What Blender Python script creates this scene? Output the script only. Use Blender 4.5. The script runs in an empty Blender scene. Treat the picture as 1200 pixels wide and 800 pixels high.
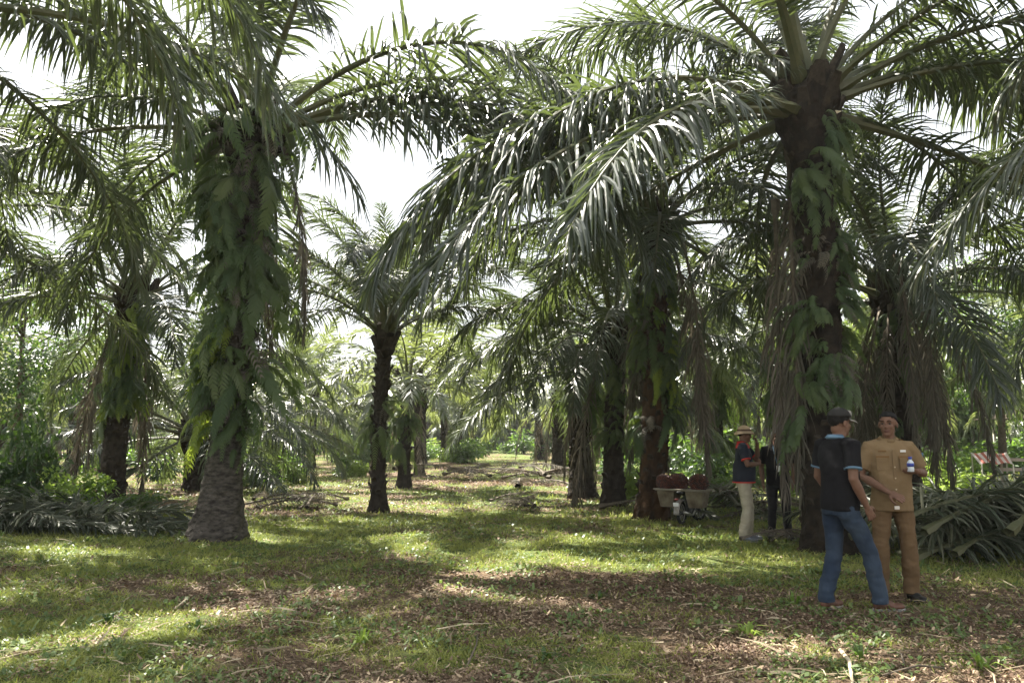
import bpy, bmesh, math, random
import numpy as np
from mathutils import Vector, Matrix, noise as mnoise

R = math.radians
PI = math.pi
scene = bpy.context.scene
COL = scene.collection

# ------------------------------------------------------------------ camera
CAM_H = 1.45
FPX = 933.0
PITCH = math.atan(113.0 / FPX)
cam_d = bpy.data.cameras.new('camera')
cam_d.sensor_width = 36.0
cam_d.lens = 36.0 * FPX / 1200.0
cam_d.clip_end = 6000
cam_d.dof.use_dof = False
cam = bpy.data.objects.new('camera', cam_d)
COL.objects.link(cam)
cam.location = (0, 0, CAM_H)
cam.rotation_euler = (PI / 2 + PITCH, 0, 0)
scene.camera = cam

# ------------------------------------------------------------------ light
SUN_EL = R(56)
SUN_V = Vector((-0.62 * math.cos(SUN_EL), 0.785 * math.cos(SUN_EL), math.sin(SUN_EL))).normalized()
SKY_STRENGTH = 0.050
EXPOSURE = 2.3
scene.view_settings.view_transform = 'Standard'
scene.view_settings.look = 'None'
scene.view_settings.gamma = 1.0
scene.view_settings.exposure = EXPOSURE
scene.view_settings.use_curve_mapping = False

world = bpy.data.worlds.new('World')
scene.world = world
world.use_nodes = True
wn = world.node_tree
wn.nodes.clear()
sky = wn.nodes.new('ShaderNodeTexSky')
sky.sky_type = 'NISHITA'
sky.sun_disc = False
sky.sun_elevation = SUN_EL
sky.sun_rotation = math.atan2(SUN_V.x, SUN_V.y)
sky.dust_density = 4.0
wtc = wn.nodes.new('ShaderNodeTexCoord')
wno = wn.nodes.new('ShaderNodeTexNoise')
wno.inputs['Scale'].default_value = 3.0
wno.inputs['Detail'].default_value = 6.0
wmr = wn.nodes.new('ShaderNodeMapRange')
wmr.inputs['From Min'].default_value = 0.3
wmr.inputs['From Max'].default_value = 0.6
wmr.inputs['To Min'].default_value = 0.72
wmr.inputs['To Max'].default_value = 0.98
wmx = wn.nodes.new('ShaderNodeMix')
wmx.data_type = 'RGBA'
wmx.inputs['B'].default_value = (6.3, 6.5, 6.7, 1)
wbg = wn.nodes.new('ShaderNodeBackground')
wbg.inputs['Strength'].default_value = SKY_STRENGTH
wout = wn.nodes.new('ShaderNodeOutputWorld')
wn.links.new(wtc.outputs['Generated'], wno.inputs['Vector'])
wn.links.new(wno.outputs['Fac'], wmr.inputs['Value'])
wn.links.new(wmr.outputs['Result'], wmx.inputs['Factor'])
wn.links.new(sky.outputs['Color'], wmx.inputs['A'])
wn.links.new(wmx.outputs['Result'], wbg.inputs['Color'])
wn.links.new(wbg.outputs['Background'], wout.inputs['Surface'])

sun_d = bpy.data.lights.new('sun', 'SUN')
sun_d.energy = 5.0
sun_d.angle = R(0.6)
sun_d.color = (1.0, 0.94, 0.83)
sun = bpy.data.objects.new('sun', sun_d)
COL.objects.link(sun)
sun.rotation_euler = SUN_V.to_track_quat('Z', 'Y').to_euler()

scene.cycles.max_bounces = 7
scene.cycles.diffuse_bounces = 2
scene.cycles.glossy_bounces = 2
scene.cycles.transmission_bounces = 4
scene.cycles.transparent_max_bounces = 4
scene.cycles.sample_clamp_indirect = 4.0


# ------------------------------------------------------------------ helpers
def fbm(x, y, scale, seed=0, octaves=4):
    """vectorised value noise, about 0..1"""
    x = np.asarray(x, float) / scale
    y = np.asarray(y, float) / scale
    out = np.zeros(np.broadcast(x, y).shape)
    amp, tot = 1.0, 0.0
    for o in range(octaves):
        xi = np.floor(x).astype(np.int64)
        yi = np.floor(y).astype(np.int64)
        fx, fy = x - xi, y - yi
        fx, fy = fx * fx * (3 - 2 * fx), fy * fy * (3 - 2 * fy)

        def h(a, b):
            n = (a * 374761393 + b * 668265263 + (seed + o) * 1442695041) & 0x7fffffff
            n = ((n ^ (n >> 13)) * 1274126177) & 0x7fffffff
            n = (n ^ (n >> 16)) & 0xffff
            return n / 65535.0
        v = (h(xi, yi) * (1 - fx) + h(xi + 1, yi) * fx) * (1 - fy) + (h(xi, yi + 1) * (1 - fx) + h(xi + 1, yi + 1) * fx) * fy
        out += amp * v
        tot += amp
        amp *= 0.5
        x, y = x * 2.03 + 17.1, y * 2.03 + 5.3
    return out / tot


def terr(x, y):
    x = np.asarray(x, float)
    y = np.asarray(y, float)
    d = np.sqrt(x * x + y * y)
    near = np.clip(d / 8.0, 0.35, 1.0)
    big = (fbm(x, y, 11.0, 3, 2) - 0.5) * 0.34 * np.clip((d - 5) / 15, 0, 1)
    small = (fbm(x, y, 1.3, 9, 3) - 0.5) * 0.09 * near
    far = np.clip((d - 60) / 400, 0, 1) * 6 * fbm(x, y, 160, 5, 2)
    return big + small + far


def tz(x, y):
    return float(terr(x, y))


def ray(px, py):
    u, v = (px - 600) / FPX, (400 - py) / FPX
    return Vector((u, math.cos(PITCH) - v * math.sin(PITCH), math.sin(PITCH) + v * math.cos(PITCH)))


def G(px, py):
    """ground point seen at a photo pixel"""
    d = ray(px, py)
    t = CAM_H / -d.z
    x, y = d.x * t, d.y * t
    return Vector((x, y, tz(x, y)))


def W(px, py, dist):
    """point at world y = dist seen at a photo pixel"""
    d = ray(px, py)
    t = dist / d.y
    return Vector((d.x * t, dist, CAM_H + d.z * t))


def tag(o, label=None, cat=None, group=None, kind=None):
    if label: o['label'] = label
    if cat: o['category'] = cat
    if group: o['group'] = group
    if kind: o['kind'] = kind
    return o


def link(name, me, parent=None, loc=None, rot=None, scale=None):
    o = bpy.data.objects.new(name, me)
    COL.objects.link(o)
    if parent is not None: o.parent = parent
    if loc is not None: o.location = loc
    if rot is not None: o.rotation_euler = rot
    if scale is not None: o.scale = (scale,) * 3 if not hasattr(scale, '__len__') else scale
    return o


def empty(name, loc, rz=0, label=None, cat=None, group=None):
    o = bpy.data.objects.new(name, None)
    COL.objects.link(o)
    o.location = loc
    o.rotation_euler = (0, 0, rz)
    o.empty_display_size = 0.2
    return tag(o, label, cat, group)


def np_mesh(name, V, quads=None, tris=None, mats=(), qm=None, tm=None, smooth=False, attr=None):
    V = np.asarray(V, np.float32).reshape(-1, 3)
    me = bpy.data.meshes.new(name)
    nq = 0 if quads is None else len(quads)
    nt = 0 if tris is None else len(tris)
    loops = []
    if nq: loops.append(np.asarray(quads, np.int32).ravel())
    if nt: loops.append(np.asarray(tris, np.int32).ravel())
    loops = np.concatenate(loops)
    starts = np.concatenate([np.arange(nq) * 4, nq * 4 + np.arange(nt) * 3]).astype(np.int32)
    totals = np.concatenate([np.full(nq, 4), np.full(nt, 3)]).astype(np.int32)
    me.vertices.add(len(V))
    me.vertices.foreach_set('co', V.ravel())
    me.loops.add(len(loops))
    me.loops.foreach_set('vertex_index', loops)
    me.polygons.add(nq + nt)
    me.polygons.foreach_set('loop_start', starts)
    me.polygons.foreach_set('loop_total', totals)
    mi = np.zeros(nq + nt, np.int32)
    if qm is not None: mi[:nq] = qm
    if tm is not None: mi[nq:] = tm
    for m in mats: me.materials.append(m)
    me.polygons.foreach_set('material_index', mi)
    me.polygons.foreach_set('use_smooth', np.full(nq + nt, smooth))
    if attr is not None:
        for k, (typ, dat) in attr.items():
            a = me.attributes.new(k, typ, 'POINT')
            if typ == 'FLOAT':
                a.data.foreach_set('value', np.asarray(dat, np.float32))
            else:
                a.data.foreach_set('color', np.asarray(dat, np.float32).ravel())
    me.update(calc_edges=True)
    me.validate()
    return me


class MB:
    """collects simple shapes for one mesh"""
    def __init__(self):
        self.bm = bmesh.new()

    def ring(self, c, X, Y, rx, ry, n, ph=0):
        return [self.bm.verts.new(c + X * (rx * math.cos(2 * PI * k / n + ph)) + Y * (ry * math.sin(2 * PI * k / n + ph))) for k in range(n)]

    def skin(self, rings, cap=True, mi=0):
        n = len(rings[0])
        for a, b in zip(rings[:-1], rings[1:]):
            for k in range(n):
                f = self.bm.faces.new((a[k], a[(k + 1) % n], b[(k + 1) % n], b[k]))
                f.material_index = mi
        if cap:
            for r, fl in ((rings[0], True), (rings[-1], False)):
                f = self.bm.faces.new(list(reversed(r)) if fl else r)
                f.material_index = mi

    def tube(self, pts, rad, n=10, cap=True, mi=0, flat=1.0, up=None):
        pts = [Vector(p) for p in pts]
        if not hasattr(rad, '__len__'): rad = [rad] * len(pts)
        rings = []
        X = None
        for i, p in enumerate(pts):
            t = (pts[min(i + 1, len(pts) - 1)] - pts[max(i - 1, 0)]).normalized()
            if X is None:
                ref = Vector(up) if up else (Vector((0, 0, 1)) if abs(t.z) < 0.9 else Vector((1, 0, 0)))
                X = t.cross(ref).normalized()
            else:
                X = (X - t * X.dot(t)).normalized()
            Y = t.cross(X).normalized()
            rings.append(self.ring(p, X, Y, rad[i], rad[i] * flat, n))
        self.skin(rings, cap, mi)

    def rings_z(self, data, n=20, mi=0, cx=0, cy=0):
        """data: (z, rx, ry, ox, oy) horizontal superellipse rings"""
        rings = []
        for d in data:
            z, rx, ry = d[:3]
            ox = d[3] if len(d) > 3 else 0
            oy = d[4] if len(d) > 4 else 0
            vs = []
            for k in range(n):
                a = 2 * PI * k / n
                c, s = math.cos(a), math.sin(a)
                e = 0.85
                vs.append(self.bm.verts.new((cx + ox + rx * math.copysign(abs(c) ** e, c), cy + oy + ry * math.copysign(abs(s) ** e, s), z)))
            rings.append(vs)
        self.skin(rings, True, mi)

    def ell(self, c, r, n=12, m=8, mi=0, rot=None):
        c = Vector(c)
        rings = []
        for j in range(1, m):
            th = PI * j / m
            vs = []
            for k in range(n):
                a = 2 * PI * k / n
                v = Vector((r[0] * math.sin(th) * math.cos(a), r[1] * math.sin(th) * math.sin(a), -r[2] * math.cos(th)))
                if rot is not None: v = rot @ v
                vs.append(self.bm.verts.new(c + v))
            rings.append(vs)
        self.skin(rings, True, mi)

    def box(self, c, s, mi=0, rot=None, taper=1.0):
        c = Vector(c)
        vs = []
        for z in (-1, 1):
            for x, y in ((-1, -1), (1, -1), (1, 1), (-1, 1)):
                k = taper if z > 0 else 1.0
                v = Vector((x * s[0] / 2 * k, y * s[1] / 2 * k, z * s[2] / 2))
                if rot is not None: v = rot @ v
                vs.append(self.bm.verts.new(c + v))
        for q in ((3, 2, 1, 0), (4, 5, 6, 7), (0, 1, 5, 4), (1, 2, 6, 5), (2, 3, 7, 6), (3, 0, 4, 7)):
            f = self.bm.faces.new([vs[i] for i in q])
            f.material_index = mi

    def torus(self, c, axis, Rr, r, n=28, m=8, mi=0):
        c, axis = Vector(c), Vector(axis).normalized()
        X = axis.orthogonal().normalized()
        Y = axis.cross(X)
        rings = []
        for i in range(n):
            a = 2 * PI * i / n
            o = X * math.cos(a) + Y * math.sin(a)
            rings.append([self.bm.verts.new(c + o * (Rr + r * math.cos(2 * PI * k / m)) + axis * (r * math.sin(2 * PI * k / m))) for k in range(m)])
        rings.append(rings[0])
        self.skin(rings, False, mi)

    def mesh(self, name, mats, smooth=True):
        bmesh.ops.recalc_face_normals(self.bm, faces=self.bm.faces[:])
        me = bpy.data.meshes.new(name)
        self.bm.to_mesh(me)
        self.bm.free()
        for m in (mats if isinstance(mats, (list, tuple)) else [mats]): me.materials.append(m)
        me.polygons.foreach_set('use_smooth', [smooth] * len(me.polygons))
        return me

    def build(self, name, mats, parent=None, smooth=True, bevel=0, **kw):
        o = link(name, self.mesh(name, mats, smooth), parent, **kw)
        if bevel:
            b = o.modifiers.new('bevel', 'BEVEL')
            b.width = bevel
            b.segments = 2
        return o

    def remesh(self, name, mats, voxel, smooth_it=3, wrinkle=0.0, wscale=(1, 1, 1), seed=0):
        """fuse everything into one continuous skin"""
        me = self.mesh(name, mats)
        sc_ = bpy.data.scenes.new('tmp')
        tmp = bpy.data.objects.new('tmp', me)
        sc_.collection.objects.link(tmp)
        m = tmp.modifiers.new('r', 'REMESH')
        m.mode = 'VOXEL'
        m.voxel_size = voxel
        m.use_smooth_shade = True
        if smooth_it:
            s = tmp.modifiers.new('s', 'SMOOTH')
            s.iterations = smooth_it
            s.factor = 0.5
        with bpy.context.temp_override(scene=sc_, view_layer=sc_.view_layers[0]):
            dg = bpy.context.evaluated_depsgraph_get()
            out = bpy.data.meshes.new_from_object(tmp.evaluated_get(dg))
        bpy.data.objects.remove(tmp)
        bpy.data.scenes.remove(sc_)
        out.name = name
        if wrinkle:
            nrm = [v.normal.copy() for v in out.vertices]
            for v, nv in zip(out.vertices, nrm):
                p = Vector((v.co.x * wscale[0] + seed * 3.1, v.co.y * wscale[1], v.co.z * wscale[2]))
                k = mnoise.noise(p * 9) + 0.5 * mnoise.noise(p * 21)
                v.co += nv * (wrinkle * k)
        out.polygons.foreach_set('use_smooth', [True] * len(out.polygons))
        if not out.materials:
            for mm in (mats if isinstance(mats, (list, tuple)) else [mats]): out.materials.append(mm)
        return out


# ------------------------------------------------------------------ materials
def mat(name, col, rough=0.7, spec=0.4, col2=None, nscale=8.0, bump=0.0, bscale=40.0, metal=0.0, detail=5.0, lo=0.35, hi=0.65,
        transl=None, tfac=0.35, objvar=0.0, attr=None, stretch=None, col3=None, n3=1.5, alpha=None):
    m = bpy.data.materials.new(name)
    m.use_nodes = True
    nt = m.node_tree
    nd, ln = nt.nodes, nt.links
    p = nd['Principled BSDF']
    p.inputs['Roughness'].default_value = rough
    p.inputs['Specular IOR Level'].default_value = spec
    p.inputs['Metallic'].default_value = metal
    tc = nd.new('ShaderNodeTexCoord')
    vec = tc.outputs['Object']
    if stretch:
        mp = nd.new('ShaderNodeMapping')
        mp.inputs['Scale'].default_value = stretch
        ln.new(vec, mp.inputs['Vector'])
        vec = mp.outputs['Vector']

    def noise(sc, lo, hi):
        n = nd.new('ShaderNodeTexNoise')
        n.inputs['Scale'].default_value = sc
        n.inputs['Detail'].default_value = detail
        n.inputs['Roughness'].default_value = 0.6
        ln.new(vec, n.inputs['Vector'])
        r = nd.new('ShaderNodeMapRange')
        r.inputs['From Min'].default_value = lo
        r.inputs['From Max'].default_value = hi
        ln.new(n.outputs['Fac'], r.inputs['Value'])
        return r.outputs['Result']

    def mix(fac, a, b):
        x = nd.new('ShaderNodeMix')
        x.data_type = 'RGBA'
        if isinstance(fac, (int, float)): x.inputs['Factor'].default_value = fac
        else: ln.new(fac, x.inputs['Factor'])
        for s, v in (('A', a), ('B', b)):
            if isinstance(v, (tuple, list)): x.inputs[s].default_value = (*v, 1)
            else: ln.new(v, x.inputs[s])
        return x.outputs['Result']
    c = col
    if col2 is not None:
        if attr:
            at = nd.new('ShaderNodeAttribute')
            at.attribute_name = attr
            c = mix(at.outputs['Fac'], col, col2)
        else:
            c = mix(noise(nscale, lo, hi), col, col2)
    if col3 is not None:
        c = mix(noise(n3, 0.45, 0.62), c, col3)
    hs = None
    if objvar:
        oi = nd.new('ShaderNodeObjectInfo')
        hs = nd.new('ShaderNodeHueSaturation')
        a = nd.new('ShaderNodeMapRange')
        a.inputs['To Min'].default_value = 1 - objvar
        a.inputs['To Max'].default_value = 1 + objvar
        ln.new(oi.outputs['Random'], a.inputs['Value'])
        ln.new(a.outputs['Result'], hs.inputs['Value'])
        b = nd.new('ShaderNodeMapRange')
        b.inputs['To Min'].default_value = 0.5 + 0.035 * min(1, objvar * 3)
        b.inputs['To Max'].default_value = 0.5 - 0.03 * min(1, objvar * 3)
        ln.new(oi.outputs['Random'], b.inputs['Value'])
        ln.new(b.outputs['Result'], hs.inputs['Hue'])
        if isinstance(c, (tuple, list)): hs.inputs['Color'].default_value = (*c, 1)
        else: ln.new(c, hs.inputs['Color'])
        c = hs.outputs['Color']
    if isinstance(c, (tuple, list)): p.inputs['Base Color'].default_value = (*c, 1)
    else: ln.new(c, p.inputs['Base Color'])
    if bump:
        n = nd.new('ShaderNodeTexNoise')
        n.inputs['Scale'].default_value = bscale
        n.inputs['Detail'].default_value = 6
        ln.new(vec, n.inputs['Vector'])
        bp = nd.new('ShaderNodeBump')
        bp.inputs['Strength'].default_value = bump
        bp.inputs['Distance'].default_value = 0.02
        ln.new(n.outputs['Fac'], bp.inputs['Height'])
        ln.new(bp.outputs['Normal'], p.inputs['Normal'])
    if transl is not None:
        t = nd.new('ShaderNodeBsdfTranslucent')
        t.inputs['Color'].default_value = (*transl, 1)
        ms = nd.new('ShaderNodeMixShader')
        ms.inputs['Fac'].default_value = tfac
        ln.new(p.outputs['BSDF'], ms.inputs[1])
        ln.new(t.outputs['BSDF'], ms.inputs[2])
        ln.new(ms.outputs['Shader'], nd['Material Output'].inputs['Surface'])
    return m


M = {}
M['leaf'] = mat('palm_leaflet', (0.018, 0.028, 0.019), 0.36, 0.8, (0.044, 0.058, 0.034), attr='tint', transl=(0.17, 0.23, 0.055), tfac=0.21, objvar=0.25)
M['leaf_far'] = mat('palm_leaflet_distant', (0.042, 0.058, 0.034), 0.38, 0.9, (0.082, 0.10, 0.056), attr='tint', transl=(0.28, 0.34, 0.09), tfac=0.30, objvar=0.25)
M['rachis'] = mat('palm_rachis', (0.055, 0.065, 0.028), 0.5, 0.4, (0.10, 0.095, 0.045), nscale=3)
M['dead'] = mat('dead_leaflet', (0.070, 0.063, 0.050), 0.75, 0.2, (0.185, 0.165, 0.132), attr='tint', transl=(0.20, 0.17, 0.12), tfac=0.2, objvar=0.3)
M['dead_rachis'] = mat('dead_rachis', (0.075, 0.060, 0.045), 0.8, 0.2, (0.15, 0.125, 0.095), nscale=4)
M['cutleaf'] = mat('cut_frond_leaflet', (0.034, 0.048, 0.026), 0.45, 0.4, (0.11, 0.115, 0.07), attr='tint', transl=(0.12, 0.16, 0.06), tfac=0.12, objvar=0.2)
M['bark'] = mat('palm_bark', (0.018, 0.015, 0.012), 0.9, 0.12, (0.055, 0.045, 0.036), nscale=7, bump=0.8, bscale=22)
M['bark_grey'] = mat('palm_bark_grey', (0.030, 0.026, 0.022), 0.9, 0.15, (0.115, 0.10, 0.085), nscale=9, bump=1.0, bscale=30, stretch=(1, 1, 2.6))
M['bark_moss'] = mat('palm_bark_mossy', (0.010, 0.008, 0.007), 0.9, 0.1, (0.032, 0.025, 0.018), nscale=7, bump=0.8, bscale=24)
M['bark_rust'] = mat('palm_bark_rusty', (0.018, 0.012, 0.009), 0.9, 0.12, (0.085, 0.048, 0.025), nscale=4, bump=0.9, bscale=20, stretch=(1, 1, 0.4))
M['stub'] = mat('leaf_base', (0.022, 0.018, 0.014), 0.9, 0.1, (0.062, 0.050, 0.038), nscale=14, bump=0.6, bscale=40)
M['cut'] = mat('pale_cut_end', (0.45, 0.36, 0.24), 0.8, 0.2, (0.60, 0.52, 0.38), nscale=30)
M['fibre'] = mat('crown_fibre', (0.011, 0.009, 0.007), 0.95, 0.1, (0.032, 0.024, 0.018), nscale=16, bump=1.0, bscale=50, stretch=(1, 1, .3))
M['fern'] = mat('fern_leaf', (0.050, 0.082, 0.034), 0.5, 0.35, (0.095, 0.130, 0.052), attr='tint', transl=(0.20, 0.29, 0.06), tfac=0.32, objvar=0.3)
M['fern_yellow'] = mat('fern_leaf_light', (0.11, 0.17, 0.025), 0.5, 0.35, (0.18, 0.25, 0.04), attr='tint', transl=(0.35, 0.45, 0.05), tfac=0.38, objvar=0.25)
M['broad'] = mat('broad_leaf', (0.040, 0.072, 0.026), 0.4, 0.45, (0.085, 0.125, 0.042), attr='tint', transl=(0.2, 0.36, 0.04), tfac=0.34, objvar=0.3)
M['broad_light'] = mat('broad_leaf_light', (0.10, 0.17, 0.03), 0.42, 0.4, (0.19, 0.27, 0.06), attr='tint', transl=(0.35, 0.5, 0.07), tfac=0.38, objvar=0.25)
M['broad_dark'] = mat('broad_leaf_dark', (0.022, 0.048, 0.018), 0.38, 0.45, (0.05, 0.085, 0.03), attr='tint', transl=(0.12, 0.22, 0.03), tfac=0.3, objvar=0.2)
M['wood'] = mat('twig_wood', (0.07, 0.05, 0.035), 0.85, 0.2, (0.16, 0.13, 0.10), nscale=9, bump=0.5)
M['grass'] = mat('grass_blade', (0.15, 0.18, 0.038), 0.5, 0.35, (0.36, 0.35, 0.11), attr='tint', transl=(0.34, 0.40, 0.08), tfac=0.36)
M['weedleaf'] = mat('low_weed_leaf', (0.055, 0.10, 0.030), 0.45, 0.4, (0.15, 0.20, 0.06), attr='tint', transl=(0.22, 0.32, 0.06), tfac=0.3)
M['litter'] = mat('dry_leaf', (0.090, 0.052, 0.033), 0.7, 0.3, (0.42, 0.32, 0.21), attr='tint', transl=(0.25, 0.16, 0.08), tfac=0.12)
M['straw'] = mat('dry_straw', (0.14, 0.105, 0.065), 0.7, 0.25, (0.36, 0.30, 0.20), attr='tint')

# ground material: grass / soil / litter from an attribute plus noises
gm = bpy.data.materials.new('ground_soil_and_turf')
gm.use_nodes = True
nd, ln = gm.node_tree.nodes, gm.node_tree.links
gp = nd['Principled BSDF']
gp.inputs['Roughness'].default_value = 0.95
gp.inputs['Specular IOR Level'].default_value = 0.15
at = nd.new('ShaderNodeAttribute'); at.attribute_name = 'cover'
tc = nd.new('ShaderNodeTexCoord')


def gnoise(sc, det=6, rough=0.65):
    n = nd.new('ShaderNodeTexNoise')
    n.inputs['Scale'].default_value = sc
    n.inputs['Detail'].default_value = det
    n.inputs['Roughness'].default_value = rough
    ln.new(tc.outputs['Object'], n.inputs['Vector'])
    return n.outputs['Fac']


def gramp(src, stops):
    r = nd.new('ShaderNodeValToRGB')
    while len(r.color_ramp.elements) < len(stops): r.color_ramp.elements.new(0.5)
    for e, (p, c) in zip(r.color_ramp.elements, stops):
        e.position = p
        e.color = (*c, 1)
    ln.new(src, r.inputs['Fac'])
    return r.outputs['Color']


soil = gramp(gnoise(30), [(0.30, (0.045, 0.030, 0.019)), (0.48, (0.10, 0.068, 0.043)), (0.60, (0.19, 0.135, 0.085)), (0.75, (0.30, 0.23, 0.15))])
turf = gramp(gnoise(24), [(0.30, (0.040, 0.056, 0.017)), (0.5, (0.09, 0.12, 0.034)), (0.7, (0.18, 0.195, 0.065))])
am = nd.new('ShaderNodeMath'); am.operation = 'ADD'
an = nd.new('ShaderNodeMath'); an.operation = 'MULTIPLY_ADD'
ln.new(gnoise(5), an.inputs[0]); an.inputs[1].default_value = 1.3; an.inputs[2].default_value = -0.65
ln.new(at.outputs['Fac'], am.inputs[0]); ln.new(an.outputs[0], am.inputs[1])
amr = nd.new('ShaderNodeMapRange')
amr.inputs['From Min'].default_value = 0.30; amr.inputs['From Max'].default_value = 0.62
ln.new(am.outputs[0], amr.inputs['Value'])
gmx = nd.new('ShaderNodeMix'); gmx.data_type = 'RGBA'
ln.new(amr.outputs['Result'], gmx.inputs['Factor']); ln.new(soil, gmx.inputs['A']); ln.new(turf, gmx.inputs['B'])
ln.new(gmx.outputs['Result'], gp.inputs['Base Color'])
gb = nd.new('ShaderNodeBump'); gb.inputs['Strength'].default_value = 0.9; gb.inputs['Distance'].default_value = 0.03
ln.new(gnoise(40, 8, 0.75), gb.inputs['Height']); ln.new(gb.outputs['Normal'], gp.inputs['Normal'])


def cover(x, y):
    """share of green cover, 0 litter .. 1 turf, at a ground point"""
    x = np.asarray(x, float); y = np.asarray(y, float)
    u = np.clip(x / np.maximum(y, 1), -1, 1)          # -0.64 .. 0.64 in view
    n = 0.55 * fbm(x, y * 1.6, 1.5, 21, 5) + 0.45 * fbm(x, y * 1.2, 0.42, 87, 3) + 0.6 * (fbm(x, y * 1.8, 3.2, 33, 3) - 0.5)
    base = np.where(y < 9.0, 0.27, 0.58)
    base = base + np.where(y < 9.0, np.clip((-u - 0.33) * 2.2, 0, 0.4), 0)
    base = base + np.where((y > 9.2) & (y < 14.5), 0.16, 0)
    base = base - np.where((y > 20), 0.06, 0)
    base = base + np.where((y > 7.2) & (u > 0.12), 0.2, 0)
    base = np.where(y > 60, 0.45, base)
    return np.clip(base + (n - 0.5) * 1.9, 0, 1)


# ------------------------------------------------------------------ ground sheet
def axis_vals(lo, hi, fine_lo, fine_hi, step, growth=1.12):
    v = list(np.arange(fine_lo, fine_hi + 1e-6, step))
    s = step
    a = fine_hi
    while a < hi:
        s *= growth
        a += s
        v.append(a)
    s = step
    a = fine_lo
    while a > lo:
        s *= growth
        a -= s
        v.insert(0, a)
    return np.array(v)


gx = axis_vals(-2500, 2500, -12, 12, 0.1, 1.10)
gy = axis_vals(-60, 3500, 3, 22, 0.1, 1.06)
XX, YY = np.meshgrid(gx, gy)
ZZ = terr(XX, YY)
nx, ny = len(gx), len(gy)
idx = np.arange(nx * ny).reshape(ny, nx)
quads = np.stack([idx[:-1, :-1], idx[:-1, 1:], idx[1:, 1:], idx[1:, :-1]], -1).reshape(-1, 4)
gme = np_mesh('ground', np.stack([XX, YY, ZZ], -1).reshape(-1, 3), quads, mats=[gm], smooth=True,
              attr={'cover': ('FLOAT', cover(XX, YY).ravel())})
tag(link('ground', gme), kind='structure')

# ------------------------------------------------------------------ damp tropical haze over the whole plantation
hb = bmesh.new()
bmesh.ops.create_cube(hb, size=1.0)
for v in hb.verts:
    v.co = Vector((v.co.x * 5200, 1700 + v.co.y * 3800, 10.5 + v.co.z * 27))
hme = bpy.data.meshes.new('haze')
hb.to_mesh(hme); hb.free()
hm = bpy.data.materials.new('haze_air'); hm.use_nodes = True
hm.node_tree.nodes.clear()
ho = hm.node_tree.nodes.new('ShaderNodeOutputMaterial')
hv = hm.node_tree.nodes.new('ShaderNodeVolumePrincipled')
hv.inputs['Color'].default_value = (0.93, 0.95, 0.97, 1)
hv.inputs['Density'].default_value = 0.0004
hv.inputs['Anisotropy'].default_value = 0.3
hm.node_tree.links.new(hv.outputs['Volume'], ho.inputs['Volume'])
hme.materials.append(hm)
tag(link('haze', hme), 'thin pale haze between the far palms', 'haze', kind='stuff')

# ------------------------------------------------------------------ grass, litter (uncountable)
rng = np.random.default_rng(7)


def strips(P, D, Wd, L, wid, bend, tipw=0.15):
    """one bent 2-quad strip per row: P base, D direction, Wd width vector"""
    n = len(P)
    mid = P + D * (L * 0.55)[:, None]
    end = P + D * (L * 0.95)[:, None] + bend * L[:, None]
    a = Wd * (wid * 0.5)[:, None]
    V = np.stack([P - a, P + a, mid - a * 0.8, mid + a * 0.8, end - a * tipw, end + a * tipw], 1)
    b = np.arange(n)[:, None] * 6
    q = np.concatenate([b + np.array([[0, 1, 3, 2]]), b + np.array([[2, 3, 5, 4]])])
    return V.reshape(-1, 3), q


def scatter(n, y0, y1, power=1.0, margin=0.72):
    t = rng.random(n)
    y = y0 * (y1 / y0) ** (t ** power)
    x = (rng.random(n) * 2 - 1) * (margin * y + 0.6)
    return x, y


def grass_mesh(n, y0, y1, lmin, lmax, wmin, wmax):
    x, y = scatter(n, y0, y1)
    c = cover(x, y)
    clump = fbm(x, y, 0.22, 55, 3)
    keep = rng.random(n) < np.clip((c - 0.16) * 1.7, 0.05, 1) * np.clip((clump - 0.28) * 3.2, 0.08, 1)
    x, y, c, clump = x[keep], y[keep], c[keep], clump[keep]
    n = len(x)
    P = np.stack([x, y, terr(x, y) - 0.005], -1)
    az = rng.random(n) * 2 * PI
    til = rng.random(n) ** 0.7 * 1.25
    D = np.stack([np.cos(az) * np.sin(til), np.sin(az) * np.sin(til), np.cos(til)], -1)
    a2 = rng.random(n) * 2 * PI
    Wd = np.stack([np.cos(a2), np.sin(a2), np.zeros(n)], -1)
    sc = (y / y0) ** 0.55
    L = (lmin + (lmax - lmin) * rng.random(n) ** 1.6) * (0.5 + 0.9 * clump) * sc ** 0.5
    wid = (wmin + (wmax - wmin) * rng.random(n)) * sc
    bend = np.stack([np.cos(az) * 0.25, np.sin(az) * 0.25, -0.3 * rng.random(n) * np.sin(til)], -1)
    V, q = strips(P, D, Wd, L, wid, bend)
    tint = np.clip(rng.random(n) * 0.6 + (fbm(x, y, 1.1, 77, 3) - 0.35) * 1.0, 0, 1)
    return V, q, np.repeat(tint, 6)


V1, q1, t1 = grass_mesh(360000, 4.2, 16, 0.022, 0.075, 0.004, 0.009)
V2, q2, t2 = grass_mesh(110000, 14, 60, 0.05, 0.13, 0.011, 0.022)
me = np_mesh('grass', np.concatenate([V1, V2]), np.concatenate([q1, q2 + len(V1)]), mats=[M['grass']],
             attr={'tint': ('FLOAT', np.concatenate([t1, t2]))})
tag(link('grass', me), 'short patchy green grass over the plantation floor', 'grass', kind='stuff')


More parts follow.
